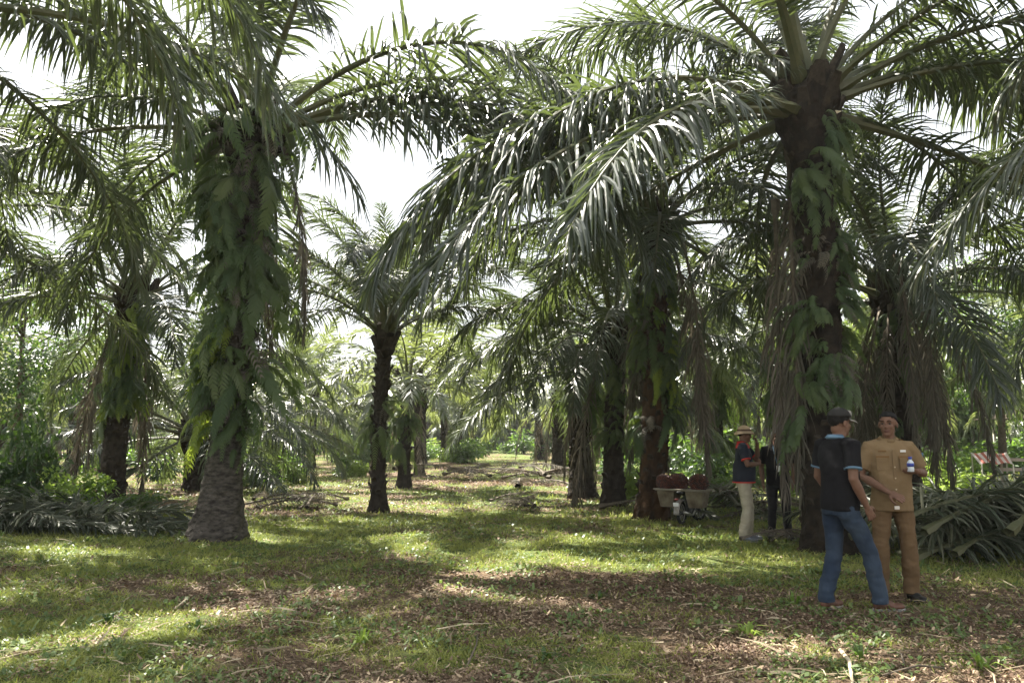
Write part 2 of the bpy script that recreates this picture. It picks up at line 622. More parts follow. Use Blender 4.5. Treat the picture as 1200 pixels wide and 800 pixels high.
def litter_mesh(n, y0, y1):
    x, y = scatter(n, y0, y1)
    c = cover(x, y)
    keep = rng.random(n) < np.clip(1.05 - c * 1.15, 0.06, 1) * np.clip((fbm(x, y, 0.5, 91, 3) - 0.25) * 2.6, 0.1, 1)
    x, y = x[keep], y[keep]
    n = len(x)
    P = np.stack([x, y, terr(x, y) + rng.random(n) * 0.035], -1)
    az = rng.random(n) * 2 * PI
    ti = (rng.random(n) - 0.45) * 1.3
    D = np.stack([np.cos(az) * np.cos(ti), np.sin(az) * np.cos(ti), np.sin(ti)], -1)
    Wd = np.stack([-np.sin(az), np.cos(az), (rng.random(n) - 0.5) * 1.2], -1)
    sc = (y / y0) ** 0.6
    L = (0.012 + 0.034 * rng.random(n) ** 3) * sc
    wid = (0.006 + 0.012 * rng.random(n)) * sc
    bend = np.stack([np.zeros(n), np.zeros(n), (rng.random(n) - 0.6) * 0.5], -1)
    V, q = strips(P, D, Wd, L, wid, bend, 0.3)
    tint = np.clip(rng.random(n) ** 3.0 + (fbm(x, y, 0.8, 13, 2) - 0.5) * 0.4, 0, 1)
    return V, q, np.repeat(tint, 6)


V, q, t = litter_mesh(380000, 4.2, 40)
tag(link('leaf_litter', np_mesh('leaf_litter', V, q, mats=[M['litter']], attr={'tint': ('FLOAT', t)})),
    'brown dry leaf litter scattered over the ground', 'leaf litter', kind='stuff')

# low broad-leaved ground cover
n = 90000
x, y = scatter(n, 4.2, 26)
cl = fbm(x, y, 0.6, 141, 3) * 0.6 + fbm(x, y, 0.16, 151, 2) * 0.4
keep = rng.random(n) < np.clip((cl - 0.50) * 5, 0.01, 1)
x, y = x[keep], y[keep]
n = len(x)
az = rng.random(n) * 2 * PI
ti = rng.random(n) * 0.9 + 0.1
D = np.stack([np.cos(az) * np.cos(ti), np.sin(az) * np.cos(ti), np.sin(ti)], -1)
Wd = np.stack([-np.sin(az), np.cos(az), (rng.random(n) - 0.5) * 0.6], -1)
P = np.stack([x, y, terr(x, y) + 0.05 * rng.random(n) ** 2], -1)
sc = (y / 4.2) ** 0.45
V, q = strips(P, D, Wd, (0.025 + 0.06 * rng.random(n) ** 2) * sc, (0.010 + 0.016 * rng.random(n)) * sc, np.stack([0 * x, 0 * x, -0.35 + 0 * x], -1), 0.2)
tag(link('ground_weeds', np_mesh('ground_weeds', V, q, mats=[M['weedleaf']], attr={'tint': ('FLOAT', np.repeat(rng.random(n), 6))})),
    'low broad-leaved weeds creeping between grass and dry leaves', 'ground cover', kind='stuff')

# straw-like dead leaflets and twigs lying around
n = 5200
x, y = scatter(n, 4.3, 32)
keep = rng.random(n) < np.clip(1.1 - cover(x, y), 0.15, 1)
x, y = x[keep], y[keep]
n = len(x)
az = rng.random(n) * 2 * PI
ti = (rng.random(n) - 0.3) * 0.4
D = np.stack([np.cos(az) * np.cos(ti), np.sin(az) * np.cos(ti), np.sin(ti)], -1)
Wd = np.stack([-np.sin(az), np.cos(az), (rng.random(n) - 0.5) * 1.6], -1)
P = np.stack([x, y, terr(x, y) + 0.008 + 0.03 * rng.random(n)], -1)
L = 0.08 + 0.38 * rng.random(n) ** 2
V, q = strips(P, D, Wd, L, 0.004 + 0.014 * rng.random(n) ** 2, np.stack([rng.normal(0, .12, n), rng.normal(0, .12, n), -0.06 * np.ones(n)], -1))
tag(link('dry_straw', np_mesh('dry_straw', V, q, mats=[M['straw']], attr={'tint': ('FLOAT', np.repeat(rng.random(n) ** 1.5, 6))})),
    'thin dry leaflets and twigs strewn through the grass', 'straw', kind='stuff')


# ------------------------------------------------------------------ fronds
def norm(v):
    return v / np.maximum(np.linalg.norm(v, axis=-1, keepdims=True), 1e-9)


def make_frond(name, e0, droop, seed, Lr=5.0, pairs=95, ll=0.95, wid=0.05, segs=4, grav=0.30, fold=True, mats=None, power=1.5,
               messy=0.45, gap=0.0, side_bend=0.0, petiole=0.17, rr=0.034, floor=None, a0=72):
    """a pinnate frond from the origin outwards along +X"""
    g = np.random.default_rng(seed)
    N = 28
    s = np.linspace(0, 1, N)
    th = np.radians(e0 - droop * s ** power)
    ds = Lr / (N - 1)
    yaw = np.radians(side_bend) * s ** 1.5
    dx, dy, dz = np.cos(th) * np.cos(yaw), np.cos(th) * np.sin(yaw), np.sin(th)
    T = np.stack([dx, dy, dz], -1)
    C = np.concatenate([[np.zeros(3)], np.cumsum(T[:-1] * ds, 0)])
    if floor is not None: C[:, 2] = np.maximum(C[:, 2], floor + 0.02)
    Vs, Qs, Ms, Tn = [], [], [], []
    base = 0
    # rachis, 5-sided
    rad = rr * (1.25 - 1.1 * s) * np.where(s < 0.06, 1.7, 1.0)
    side = norm(np.cross(T, np.array([0, 0, 1.0]) + np.array([1e-4, 0, 0])))
    side[:] = norm(np.stack([-np.sin(yaw), np.cos(yaw), 0 * yaw], -1))
    nrm = np.cross(T, side)
    k = 5
    ang = np.arange(k) * 2 * PI / k
    ringv = C[:, None] + side[:, None] * (np.cos(ang)[None, :, None] * rad[:, None, None] * 1.3) + nrm[:, None] * (np.sin(ang)[None, :, None] * rad[:, None, None])
    Vs.append(ringv.reshape(-1, 3))
    ii = np.arange(N - 1)[:, None] * k
    for a in range(k):
        Qs.append(np.concatenate([ii + a, ii + (a + 1) % k, ii + k + (a + 1) % k, ii + k + a], 1))
    Ms.append(np.ones(sum(len(qq) for qq in Qs), int))
    Tn.append(np.full(N * k, 0.5))
    base = N * k
    # leaflets
    m = pairs * 2
    sp = petiole + (1 - petiole) * (np.repeat(np.arange(pairs), 2) + g.random(m) * 0.8) / pairs
    sp = np.clip(sp, 0, 0.995)
    sgn = np.tile([1.0, -1.0], pairs)
    if gap > 0:
        kp = g.random(m) > gap * np.clip(fbm(sp * 9 + sgn * 20, sp * 0, 1.0, seed, 2) * 2, 0.2, 1.6)
        sp, sgn = sp[kp], sgn[kp]
        m = len(sp)
    f = sp * (N - 1)
    i0 = np.clip(f.astype(int), 0, N - 2)
    fr = (f - i0)[:, None]
    P = C[i0] * (1 - fr) + C[i0 + 1] * fr
    t = norm(T[i0] * (1 - fr) + T[i0 + 1] * fr)
    sd = side[i0] * sgn[:, None]
    nn = np.cross(t, side[i0])
    nn = nn * np.sign(nn[:, 2:3] + 1e-6) if False else nn
    nn = -nn
    q = (sp - petiole) / (1 - petiole)
    a = np.radians(a0 - a0 * 0.66 * q + g.normal(0, 9, m))
    b = g.choice([-0.5, 0.05, 0.55], m) * messy + g.normal(0, 0.22, m)
    d = t * np.cos(a)[:, None] + (sd * np.cos(b)[:, None] + nn * np.sin(b)[:, None]) * np.sin(a)[:, None]
    d = norm(d)
    l = ll * np.clip(np.minimum(0.35 + 2.6 * q, 1.08 - 0.62 * q ** 2.2), 0.2, 1) * (0.82 + 0.3 * g.random(m))
    w = wid * np.clip(0.7 + 1.0 * q, 0, 1.1) * (1.15 - 0.5 * q) * (0.8 + 0.4 * g.random(m))
    gr = grav * (0.35 + 1.1 * g.random(m) + 1.6 * (g.random(m) > 0.93))
    wdir = t - d * np.sum(t * d, -1, keepdims=True)
    wdir = norm(wdir + 0.35 * g.normal(0, 1, (m, 3)) * 0.6)
    prof = {4: [0.55, 1.0, 0.92, 0.62, 0.06], 3: [0.6, 1.0, 0.8, 0.08], 2: [0.7, 1.0, 0.1]}[segs]
    pts = [P]
    cur = P.copy()
    dd = d.copy()
    tw = g.normal(0, 0.25, m)
    for j in range(segs):
        cur = cur + dd * (l / segs)[:, None]
        if floor is not None: cur[:, 2] = np.maximum(cur[:, 2], floor + 0.02 + 0.05 * g.random(m))
        pts.append(cur.copy())
        dd = norm(dd + np.array([0, 0, -1.0]) * (gr * (0.7 + 0.5 * j))[:, None] + g.normal(0, 0.03, (m, 3)))
    cols = 3 if fold else 2
    rows = []
    for j in range(segs + 1):
        dv = norm(pts[min(j + 1, segs)] - pts[max(j - 1, 0)])
        wv = norm(wdir - dv * np.sum(wdir * dv, -1, keepdims=True))
        nv = np.cross(dv, wv)
        ww = (w * prof[j] * 0.5)[:, None]
        if fold:
            rows += [pts[j] - wv * ww + nv * ww * 0.45, pts[j] - nv * ww * 0.1, pts[j] + wv * ww + nv * ww * 0.45]
        else:
            rows += [pts[j] - wv * ww, pts[j] + wv * ww]
    V = np.stack(rows, 1)
    nv_ = V.shape[1]
    Vs.append(V.reshape(-1, 3))
    bb = base + np.arange(m)[:, None] * nv_
    for j in range(segs):
        for c in range(cols - 1):
            o = j * cols + c
            Qs.append(bb + np.array([[o, o + 1, o + cols + 1, o + cols]]))
            Ms.append(np.zeros(m, int))
    tint = np.clip(g.random(m) ** 1.4, 0, 1)
    Tn.append(np.repeat(tint, nv_))
    return np_mesh(name, np.concatenate(Vs), np.concatenate(Qs), mats=mats or [M['leaf'], M['rachis']], qm=np.concatenate(Ms),
                   smooth=False, attr={'tint': ('FLOAT', np.concatenate(Tn))})


AGES = 9
F_HQ, F_FAR, F_DEAD, F_DEADFAR = {}, {}, [], []
for a in range(AGES):
    u = a / (AGES - 1)
    e0 = 84 - 92 * u
    droop = 30 + 72 * math.sin(PI * min(1, u * 0.75 + 0.12)) - 8 * u
    for k in range(4):
        F_HQ[a, k] = make_frond('frond', e0, droop, 100 + a * 10 + k, pairs=150, ll=0.97, wid=0.038, grav=0.10 + 0.26 * u + 0.05 * k,
                                messy=0.55, side_bend=(-14, 2, 15, -26)[k], gap=(0.10 + 0.22 * u) * (1, 1, 1.3, 1.9)[k], power=1.35)
    for k in range(2):
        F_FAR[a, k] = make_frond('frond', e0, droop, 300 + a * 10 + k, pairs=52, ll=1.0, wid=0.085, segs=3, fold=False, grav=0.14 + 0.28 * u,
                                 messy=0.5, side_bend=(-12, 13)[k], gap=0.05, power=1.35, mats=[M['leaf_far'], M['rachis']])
for k in range(4):
    F_DEAD.append(make_frond('dead_frond', -38 - 10 * k, 50 - 9 * k, 500 + k, pairs=115, ll=0.80, wid=0.034, segs=4, grav=0.9, a0=42, messy=0.9,
                             gap=0.25, power=0.6, side_bend=(-8, 6, 12, -4)[k], mats=[M['dead'], M['dead_rachis']], rr=0.03))
    F_DEADFAR.append(make_frond('dead_frond', -38 - 10 * k, 50 - 9 * k, 520 + k, pairs=40, ll=0.75, wid=0.055, segs=3, fold=False, grav=0.9, a0=42,
                                messy=0.9, gap=0.2, power=0.6, mats=[M['dead'], M['dead_rachis']], rr=0.035))


# ------------------------------------------------------------------ fern clumps
def make_fern(name, seed, nfr=9, Lf=0.5, pin=11, material='fern', pl=0.085, pw=0.024, up=0.5, grav=0.22):
    """pinnate fern fronds springing outwards along +X from a trunk"""
    g = np.random.default_rng(seed)
    Vs, Qs, Tn = [], [], []
    base = 0
    for i in range(nfr):
        az = g.uniform(-1.3, 1.3)
        el = g.uniform(-0.5, 0.9) * up + 0.1
        L = Lf * g.uniform(0.6, 1.25)
        d = np.array([math.cos(az) * math.cos(el), math.sin(az) * math.cos(el), math.sin(el)])
        p = np.array([0.0, g.normal(0, 0.06), g.normal(0, 0.10)])
        tf = g.random()
        pts, ds = [p], []
        for j in range(pin):
            p = p + d * L / pin
            pts.append(p)
            ds.append(d)
            d = d + np.array([0, 0, -1.0]) * grav * (0.5 + 0.1 * j) + g.normal(0, 0.02, 3)
            d /= np.linalg.norm(d)
        for j in range(1, pin):
            t = ds[j]
            sdv = np.cross(t, [0, 0, 1.0])
            sdv /= max(np.linalg.norm(sdv), 1e-5)
            q = j / pin
            l = pl * Lf / 0.5 * (0.5 + 1.4 * q if q < 0.36 else 1.25 - 0.95 * q)
            for sg in (1, -1):
                dd = sdv * sg * 0.93 + t * 0.35 + np.array([0, 0, -0.35 - 0.3 * g.random()])
                dd /= np.linalg.norm(dd)
                w = t * pw * 0.5 * Lf / 0.5
                P = pts[j]
                Vs += [P - w, P + w, P + dd * l * 0.6 + w * 0.9, P + dd * l * 0.6 - w * 0.9, P + dd * l + w * 0.1 - np.array([0, 0, 0.02]), P + dd * l - w * 0.1 - np.array([0, 0, 0.02])]
                Qs += [[base, base + 1, base + 2, base + 3], [base + 3, base + 2, base + 4, base + 5]]
                Tn += [tf * 0.7 + 0.3 * g.random()] * 6
                base += 6
    return np_mesh(name, np.array(Vs), np.array(Qs), mats=[M[material]], attr={'tint': ('FLOAT', np.array(Tn))})


FERNS = [make_fern('fern', 700 + k, (11, 6, 9, 5, 13)[k], (0.55, 0.7, 0.42, 0.85, 0.35)[k], pin=(17, 21, 15, 24, 13)[k], grav=(0.22, 0.3, 0.12, 0.2, 0.4)[k]) for k in range(5)]
FERNS.append(make_fern('fern', 760, 7, 0.5, material='dead', grav=0.45, pw=0.025))
FERNS_L = [make_fern('fern', 720 + k, 9, 0.60, pin=15, pl=0.10, pw=0.032, grav=0.3) for k in range(3)]
FERNS_Y = [make_fern('fern', 740 + k, 9, 0.50, material='fern_yellow', pin=15, pl=0.09, pw=0.030, grav=0.34) for k in range(3)]


# ------------------------------------------------------------------ palms
def trunk_mesh(H, r, flare, flare_h, lean, seed, bark, stub_from=0.3, stub_len=0.13, core_r=None, core_h=0.9, pale_cuts=False, sides=22, dens=1.0):
    g = random.Random(seed)
    mb = MB()
    n = max(14, int(H / (0.055 if sides > 20 else 0.16)))

    def centre(z):
        u = z / H
        return Vector((lean[0] * u ** 1.4 + 0.04 * math.sin(z * 1.1 + seed), lean[1] * u ** 1.4 + 0.04 * math.cos(z * 0.9 + seed), z))

    def radius(z):
        rr = r + (flare - r) * math.exp(-(max(z, 0) / flare_h) ** 1.3 * 1.3)
        if core_r:
            w = max(0.0, (z - (H - core_h)) / core_h)
            rr += (core_r - r) * math.sin(min(1, w) * PI * 0.80) * 1.0
        return rr
    rings = []
    for i in range(n + 1):
        z = -0.25 + (H + 0.25) * i / n
        c = centre(max(z, 0)); c.z = z
        rr = radius(z) * (0.55 if i == n else 1)
        ring = []
        for k in range(sides):
            a = a0_ = 2 * PI * k / sides
            lump = 1 + 0.10 * mnoise.noise(Vector((math.cos(a) * 2.2, math.sin(a) * 2.2, z * 4.5 + seed))) + (0.085 * abs(math.sin(a0_ * 3.5 + z * 13)) * abs(math.sin(a0_ * 3.5 - z * 13)) + 0.05 * mnoise.noise(Vector((math.cos(a) * 6, math.sin(a) * 6, z * 14 + seed))) if sides > 20 else 0)
            if z < 0.5: lump += 0.10 * math.sin(a * 5 + seed) * (1 - z / 0.5) * 0.6
            ring.append(mb.bm.verts.new((c.x + rr * lump * math.cos(a), c.y + rr * lump * math.sin(a), z)))
        rings.append(ring)
    mb.skin(rings, True, 0)
    mb.bm.faces.ensure_lookup_table()
    for f_ in mb.bm.faces:
        if core_r and f_.calc_center_median().z > H - core_h * 1.05: f_.material_index = 3
    # persistent leaf bases in a spiral
    z = stub_from
    k = 0
    while z < H - 0.05:
        a = k * R(137.5) + g.uniform(-0.1, 0.1)
        k += 1
        z += 0.028 / dens
        rr = radius(z)
        w = max(0.0, (z - (H - core_h)) / core_h) if core_r else 0
        ln_ = stub_len * g.uniform(0.5, 1.2) * (1 + 2.0 * w)
        if w == 0 and g.random() < 0.25: continue
        o = Vector((math.cos(a), math.sin(a), 0))
        s_ = Vector((-o.y, o.x, 0))
        upv = 0.9 + 0.7 * w
        d = (o * 0.75 + Vector((0, 0, upv))).normalized()
        c0 = centre(z) + o * (rr * 0.86)
        wd, tk = g.uniform(0.05, 0.085) * (1 + 0.9 * w), g.uniform(0.018, 0.032) * (1 + 0.8 * w)
        nn = d.cross(s_).normalized()
        vs = []
        for (pp, sw, st) in ((c0 - d * 0.04, 1.15, 1.2), (c0 + d * ln_, 0.62, 0.8)):
            for (i1, j1) in ((-1, -1), (1, -1), (1.0, 1), (-1.0, 1)):
                vs.append(mb.bm.verts.new(pp + s_ * (wd * sw * i1) + nn * (tk * st * j1) + (d * ln_ * g.uniform(-0.15, 0.15) if pp is not c0 else Vector())))
        cutm = 2 if (pale_cuts and w > 0.15 and w < 0.85 and g.random() < 0.16) else 1
        for q, mi in (((4, 5, 6, 7), cutm), ((0, 1, 5, 4), 1), ((1, 2, 6, 5), 1), ((2, 3, 7, 6), 1), ((3, 0, 4, 7), 1)):
            f = mb.bm.faces.new([vs[i] for i in q])
            f.material_index = mi
    me = mb.mesh('trunk', [bark, M['stub'], M['cut'], M['fibre']], smooth=False)
    return me, centre, radius


TRUNKS_FAR = {}


def palm(name, base, H, r, label, seed, group=None, L=1.0, nfr=34, lod=0, lean=(0, 0), flare=None, flare_h=0.5, ferns=0, fern_z=(0.4, 0.95),
         fern_set=None, dead=4, dead_L=0.75, bark='bark', core_r=None, pale=False, age=(0.02, 1.0), hero=(), skip=None, stub_from=0.3,
         fern_scale=1.0, core_h=0.9, fern_az=None, az0=None, sag=0, dens=1.0, spare=None, cat='palm tree'):
    g = random.Random(seed)
    rootn = empty(name, base, 0, label, cat, group)
    tm, centre, radius = trunk_mesh(H, r, flare or r * 1.5, flare_h, lean, seed, M[bark], core_r=core_r or r * 1.5, pale_cuts=pale,
                                    sides=40 if lod == 0 else 12, stub_from=stub_from, core_h=core_h, dens=dens if lod == 0 else 0.45)
    link('trunk', tm, rootn)
    top = centre(H)
    az0 = g.uniform(0, 6.28) if az0 is None else az0
    cr = (core_r or r * 1.5)
    F = F_HQ if lod == 0 else F_FAR
    nk = 4 if lod == 0 else 2
    for i in range(nfr):
        u = age[0] + (age[1] - age[0]) * (i + g.uniform(-0.4, 0.4)) / max(1, nfr - 1)
        u = min(1, max(0, u))
        az = az0 + i * R(137.5) + g.uniform(-0.15, 0.15)
        if skip is not None and skip(az % (2 * PI), u): continue
        b = min(AGES - 1, int(u * (AGES - 1) + 0.5 + (sag if g.random() < 0.5 else 0)))
        rr = 0.05 + cr * 0.75 * u ** 0.6
        p = top + Vector((math.cos(az) * rr, math.sin(az) * rr, 0.12 - core_h * 0.62 * u))
        link('frond', F[b, g.randrange(nk)], rootn, p, (g.uniform(-.12, .12), g.uniform(-.08, .08), az), L * g.uniform(0.86, 1.1) * (0.75 if u < 0.06 else 1))
    for (az, u, sc, tilt) in hero:
        rr = 0.05 + cr * 0.75 * u ** 0.6
        p = top + Vector((math.cos(az) * rr, math.sin(az) * rr, 0.12 - core_h * 0.62 * u))
        b = min(AGES - 1, int(u * (AGES - 1) + 0.5))
        link('frond', F[b, 1 if lod == 0 else 0], rootn, p, (0, tilt, az), L * sc)
    D = F_DEAD if lod == 0 else F_DEADFAR
    for i in range(dead):
        az = g.uniform(0, 6.28)
        p = top + Vector((math.cos(az) * cr * 0.9, math.sin(az) * cr * 0.9, -core_h * g.uniform(0.5, 0.85)))
        link('dead_frond', g.choice(D), rootn, p, (g.uniform(-.1, .1), 0, az), L * dead_L * g.uniform(0.8, 1.2))
    fs = fern_set or (FERNS + FERNS_L)
    for i in range(ferns):
        z = H * (fern_z[0] + (fern_z[1] - fern_z[0]) * g.random())
        for _ in range(12):
            az = g.uniform(0, 6.28) if g.random() < 0.35 else g.uniform(PI, 2 * PI)
            if fern_az and g.random() < 0.65: az = g.gauss(*fern_az)
            if mnoise.noise(Vector((math.cos(az) * 1.3, math.sin(az) * 1.3, z * 1.5 + seed))) > -0.02: break
            z = H * (fern_z[0] + (fern_z[1] - fern_z[0]) * g.random())
        rr = radius(z) * 0.95
        p = centre(z) + Vector((math.cos(az) * rr, math.sin(az) * rr, 0))
        link('fern', g.choice(fs), rootn, p, (g.uniform(-.5, .5), g.uniform(-.5, .45), az), g.uniform(0.5, 1.35) * fern_scale)
    return rootn, top


def base_at(px, py, dz=0.0):
    p = G(px, py)
    return (p.x, p.y, p.z - 0.02)


PALM_SPOTS = []


def reg(px, py):
    p = G(px, py)
    PALM_SPOTS.append((p.x, p.y))
    return (p.x, p.y, p.z - 0.03)


# azimuths: 0 = picture right, PI = left, 1.5 PI = towards the camera
MIXF = FERNS + FERNS_L + FERNS_Y
palm('oil_palm', reg(258, 628), 6.6, 0.235, 'thick oil palm with ringed grey foot and fern-clad trunk, left of the clearing', 11, L=1.12, nfr=36,
     flare=0.44, flare_h=0.7, ferns=94, fern_z=(0.25, 0.98), fern_set=FERNS + FERNS_L + FERNS_Y[:1], dead=2, dead_L=0.68, bark='bark_grey', core_r=0.50, fern_scale=1.35,
     stub_from=1.3, lean=(0.30, 0.0), az0=0.4, skip=lambda a, u: a < 1.35 or a > 5.5 or (3.6 < a < 5.45 and 0.2 < u),
     hero=((6.15, 0.62, 1.05, 0), (6.05, 0.72, 1.2, 0.04), (5.88, 0.82, 1.15, 0), (5.80, 0.64, 1.1, 0), (6.0, 0.76, 1.1, 0), (5.35, 0.36, 1.0, 0), (4.85, 0.28, 0.92, 0)))
palm('oil_palm', reg(972, 641), 6.65, 0.255, 'tall dark oil palm with mossy foot right behind the man in the grey cap', 23, L=1.2, nfr=33,
     flare=0.36, flare_h=0.5, ferns=92, fern_z=(0.27, 0.90), fern_az=(6.0, 0.9), fern_scale=0.8, dead=0, skip=lambda a, u: (4.25 < a < 5.45 and u > 0.12) or (2.4 < a < 4.0 and u < 0.85), dead_L=0.85, bark='bark_moss', core_r=0.44, pale=True, core_h=1.15, az0=1.0, lean=(0.0, 0.0),
     hero=((3.50, 0.90, 1.14, 0.02), (3.66, 1.0, 1.10, 0.0), (3.28, 0.88, 1.12, 0.0), (3.45, 0.38, 0.85, 0), (2.75, 0.40, 0.9, 0), (4.0, 0.28, 0.8, 0), (3.95, 1.0, 1.0, 0), (3.05, 0.78, 1.05, 0.0), (3.34, 0.72, 1.10, 0.16), (2.8, 0.7, 1.0, 0.1), (0.1, 0.62, 1, 0), (5.9, 0.6, 1.0, 0), (0.5, .5, 1, 0)))
palm('oil_palm', reg(766, 605), 6.0, 0.24, 'oil palm with rust-stained trunk beside the loaded motorcycle', 37, L=1.0, nfr=24,
     flare=0.36, flare_h=0.5, ferns=70, fern_z=(0.28, 0.95), fern_set=MIXF, dead=4, dead_L=0.8, bark='bark_rust', core_r=0.42, lean=(0.18, 0.1), az0=2.0,
     hero=((4.3, 0.75, 1.0, 0), (3.5, 0.6, 1, 0)))
palm('oil_palm', reg(445, 597), 3.75, 0.135, 'slim oil palm with bare dark trunk standing in the middle of the view', 41, L=0.78, nfr=24,
     flare=0.24, flare_h=0.35, ferns=7, fern_z=(0.4, 0.62), dead=0, dead_L=0.7, bark='bark', core_r=0.22, core_h=0.55, dens=0.6, age=(0, 0.55))
palm('oil_palm', reg(131, 590), 4.9, 0.24, 'dark leaning oil palm with yellowish ferns beside the left heap of cut fronds', 53, L=1.0, nfr=24,
     flare=0.30, ferns=60, fern_z=(0.30, 0.95), fern_set=FERNS_Y + FERNS_L, dead=3, dead_L=0.8, core_r=0.4, lean=(0.25, 0))
palm('oil_palm', reg(681, 578), 3.7, 0.27, 'stout brown oil palm trunk left of the palm draped in hanging fronds', 59, L=0.9, nfr=24, flare=0.42, ferns=12, fern_z=(0.5, 0.9), dead=1,
     core_r=0.42)
palm('oil_palm', reg(721, 588), 4.2, 0.22, 'oil palm wholly draped in fronds hanging down to the ground', 61, L=0.9, nfr=28, flare=0.3, ferns=26, fern_z=(0.3, 0.9), dead=4,
     dead_L=0.85, core_r=0.36)
palm('oil_palm', reg(475, 569), 3.3, 0.17, 'fern-hung oil palm just right behind the slim middle one', 67, L=0.72, nfr=22, lod=1, flare=0.28, ferns=22, fern_z=(0.3, 0.9), dead=2, age=(0, 0.8))
palm('oil_palm', reg(1062, 604), 4.6, 0.24, 'oil palm with a skirt of dead fronds above the man in khaki uniform', 71, L=0.95, nfr=24, flare=0.3, ferns=16, fern_z=(0.4, .9), dead=16,
     dead_L=0.78, core_r=0.4, age=(0.05, 0.95))
palm('oil_palm', reg(1140, 548), 4.6, 0.42, 'round fern-smothered oil palm behind the khaki uniform man, near the striped awning', 73, L=0.9, nfr=26, lod=1, flare=0.4, ferns=80, fern_z=(0.15, .95), dead=3,
     fern_scale=1.9)
palm('oil_palm', reg(655, 554), 3.6, 0.24, 'oil palm two trunks left of the draped palm, pale base', 79, L=0.9, nfr=22, lod=1, flare=0.4, dead=4)
palm('oil_palm', reg(632, 540), 3.6, 0.24, 'oil palm at the end of the row beyond the grey debris heap', 83, L=0.9, nfr=22, lod=1, flare=0.4, dead=4)
palm('oil_palm', reg(318, 557), 2.6, 0.24, 'low oil palm with fronds sweeping to the grass, right of the thick one', 89, L=0.95, nfr=30, lod=0, flare=0.34, dead=1, sag=1)
palm('oil_palm', reg(228, 573), 1.9, 0.26, 'low spreading oil palm left behind the thick grey-footed palm', 97, L=0.95, nfr=30, lod=0, flare=0.34, dead=1, sag=1)
palm('oil_palm', reg(493, 545), 3.6, 0.24, 'oil palm in the far row, first right of the two slim middle trunks', 101, L=0.9, nfr=22, lod=1, dead=1, age=(0, 0.8))
palm('oil_palm', reg(393, 527), 3.6, 0.26, 'far oil palm seen left of the slim middle trunk', 103, L=0.95, nfr=22, lod=1, dead=1, age=(0, 0.8))
palm('oil_palm', reg(838, 562), 4.6, 0.28, 'dark vine-covered oil palm behind the man in the bucket hat', 107, L=0.95, nfr=28, lod=0, ferns=40, fern_z=(0.2, .95), fern_set=MIXF, dead=4, fern_scale=1.2)
palm('oil_palm', reg(807, 541), 4.2, 0.26, 'brown oil palm trunk above the fruit on the motorcycle', 109, L=0.9, nfr=22, lod=1, dead=4)
palm('oil_palm', reg(85, 548), 3.6, 0.3, 'oil palm in deep shade left of the dark leaning one', 113, L=0.95, nfr=30, lod=0, ferns=20, dead=5, sag=1)
palm('oil_palm', reg(1010, 560), 4.8, 0.27, 'oil palm behind the two talking men', 127, L=0.95, nfr=22, lod=1, dead=4, ferns=30)
palm('oil_palm', reg(915, 566), 4.6, 0.27, 'oil palm behind the man in black shirt', 131, L=0.95, nfr=22, lod=1, dead=5, ferns=24)

# neighbours whose trunks stand beside the view; their fronds reach in from above
for (x, y, H, L, sd, lab) in ((-7.3, 8.8, 6.9, 1.15, 211, 'oil palm beside the view whose dark fronds hang in at the top left corner'),
                              (8.9, 5.2, 6.3, 1.15, 227, 'oil palm whose fronds droop in at the top right corner'),
                              (-10.5, 13.5, 5.6, 1.1, 229, 'oil palm at the left picture edge with long hanging fronds'),
                              (12.0, 13.0, 5.2, 1.1, 233, 'oil palm by the right picture edge above the big heap of cut fronds')):
    PALM_SPOTS.append((x, y))
    palm('oil_palm', (x, y, tz(x, y)), H, 0.27, lab, sd, L=L, nfr=22, lod=0, dead=1, ferns=20 if y > 5 else 0, dead_L=0.6, skip=lambda a, u: u < 0.2, core_r=0.45)

palm('oil_palm', (-6.0, 3.6, tz(-6.0, 3.6)), 6.1, 0.27, 'oil palm whose long bright fronds arch in above the thick left palm', 223, L=1.15, nfr=5, lod=0, dead=1,
     core_r=0.45, hero=((0.80, 0.62, 1.0, 0), (1.08, 0.62, 1.0, 0)), skip=lambda a, u: a < 2)
# rows of the plantation further back
g = random.Random(5)
for j in range(9):
    for i in range(-9, 10):
        x = i * 9.0 + (4.5 if j % 2 else 0) + g.uniform(-1.2, 1.2)
        y = 25.5 + j * 7.6 + g.uniform(-1, 1)
        if abs(x) > 0.72 * y + 3: continue
        if any((x - a) ** 2 + (y - b) ** 2 < 20 for a, b in PALM_SPOTS): continue
        if abs(x - (-0.02 * y)) < 1.9: continue
        PALM_SPOTS.append((x, y))
        lab = 'distant oil palm in the back rows of the plantation'
        palm('oil_palm', (x, y, tz(x, y) - 0.03), g.uniform(3.1, 4.5), g.uniform(0.18, 0.25), lab, 1000 + j * 40 + i, group='distant oil palms in the back rows',
             L=g.uniform(0.85, 1.0), nfr=19, lod=1, dead=1, ferns=0, age=(0, 0.82))


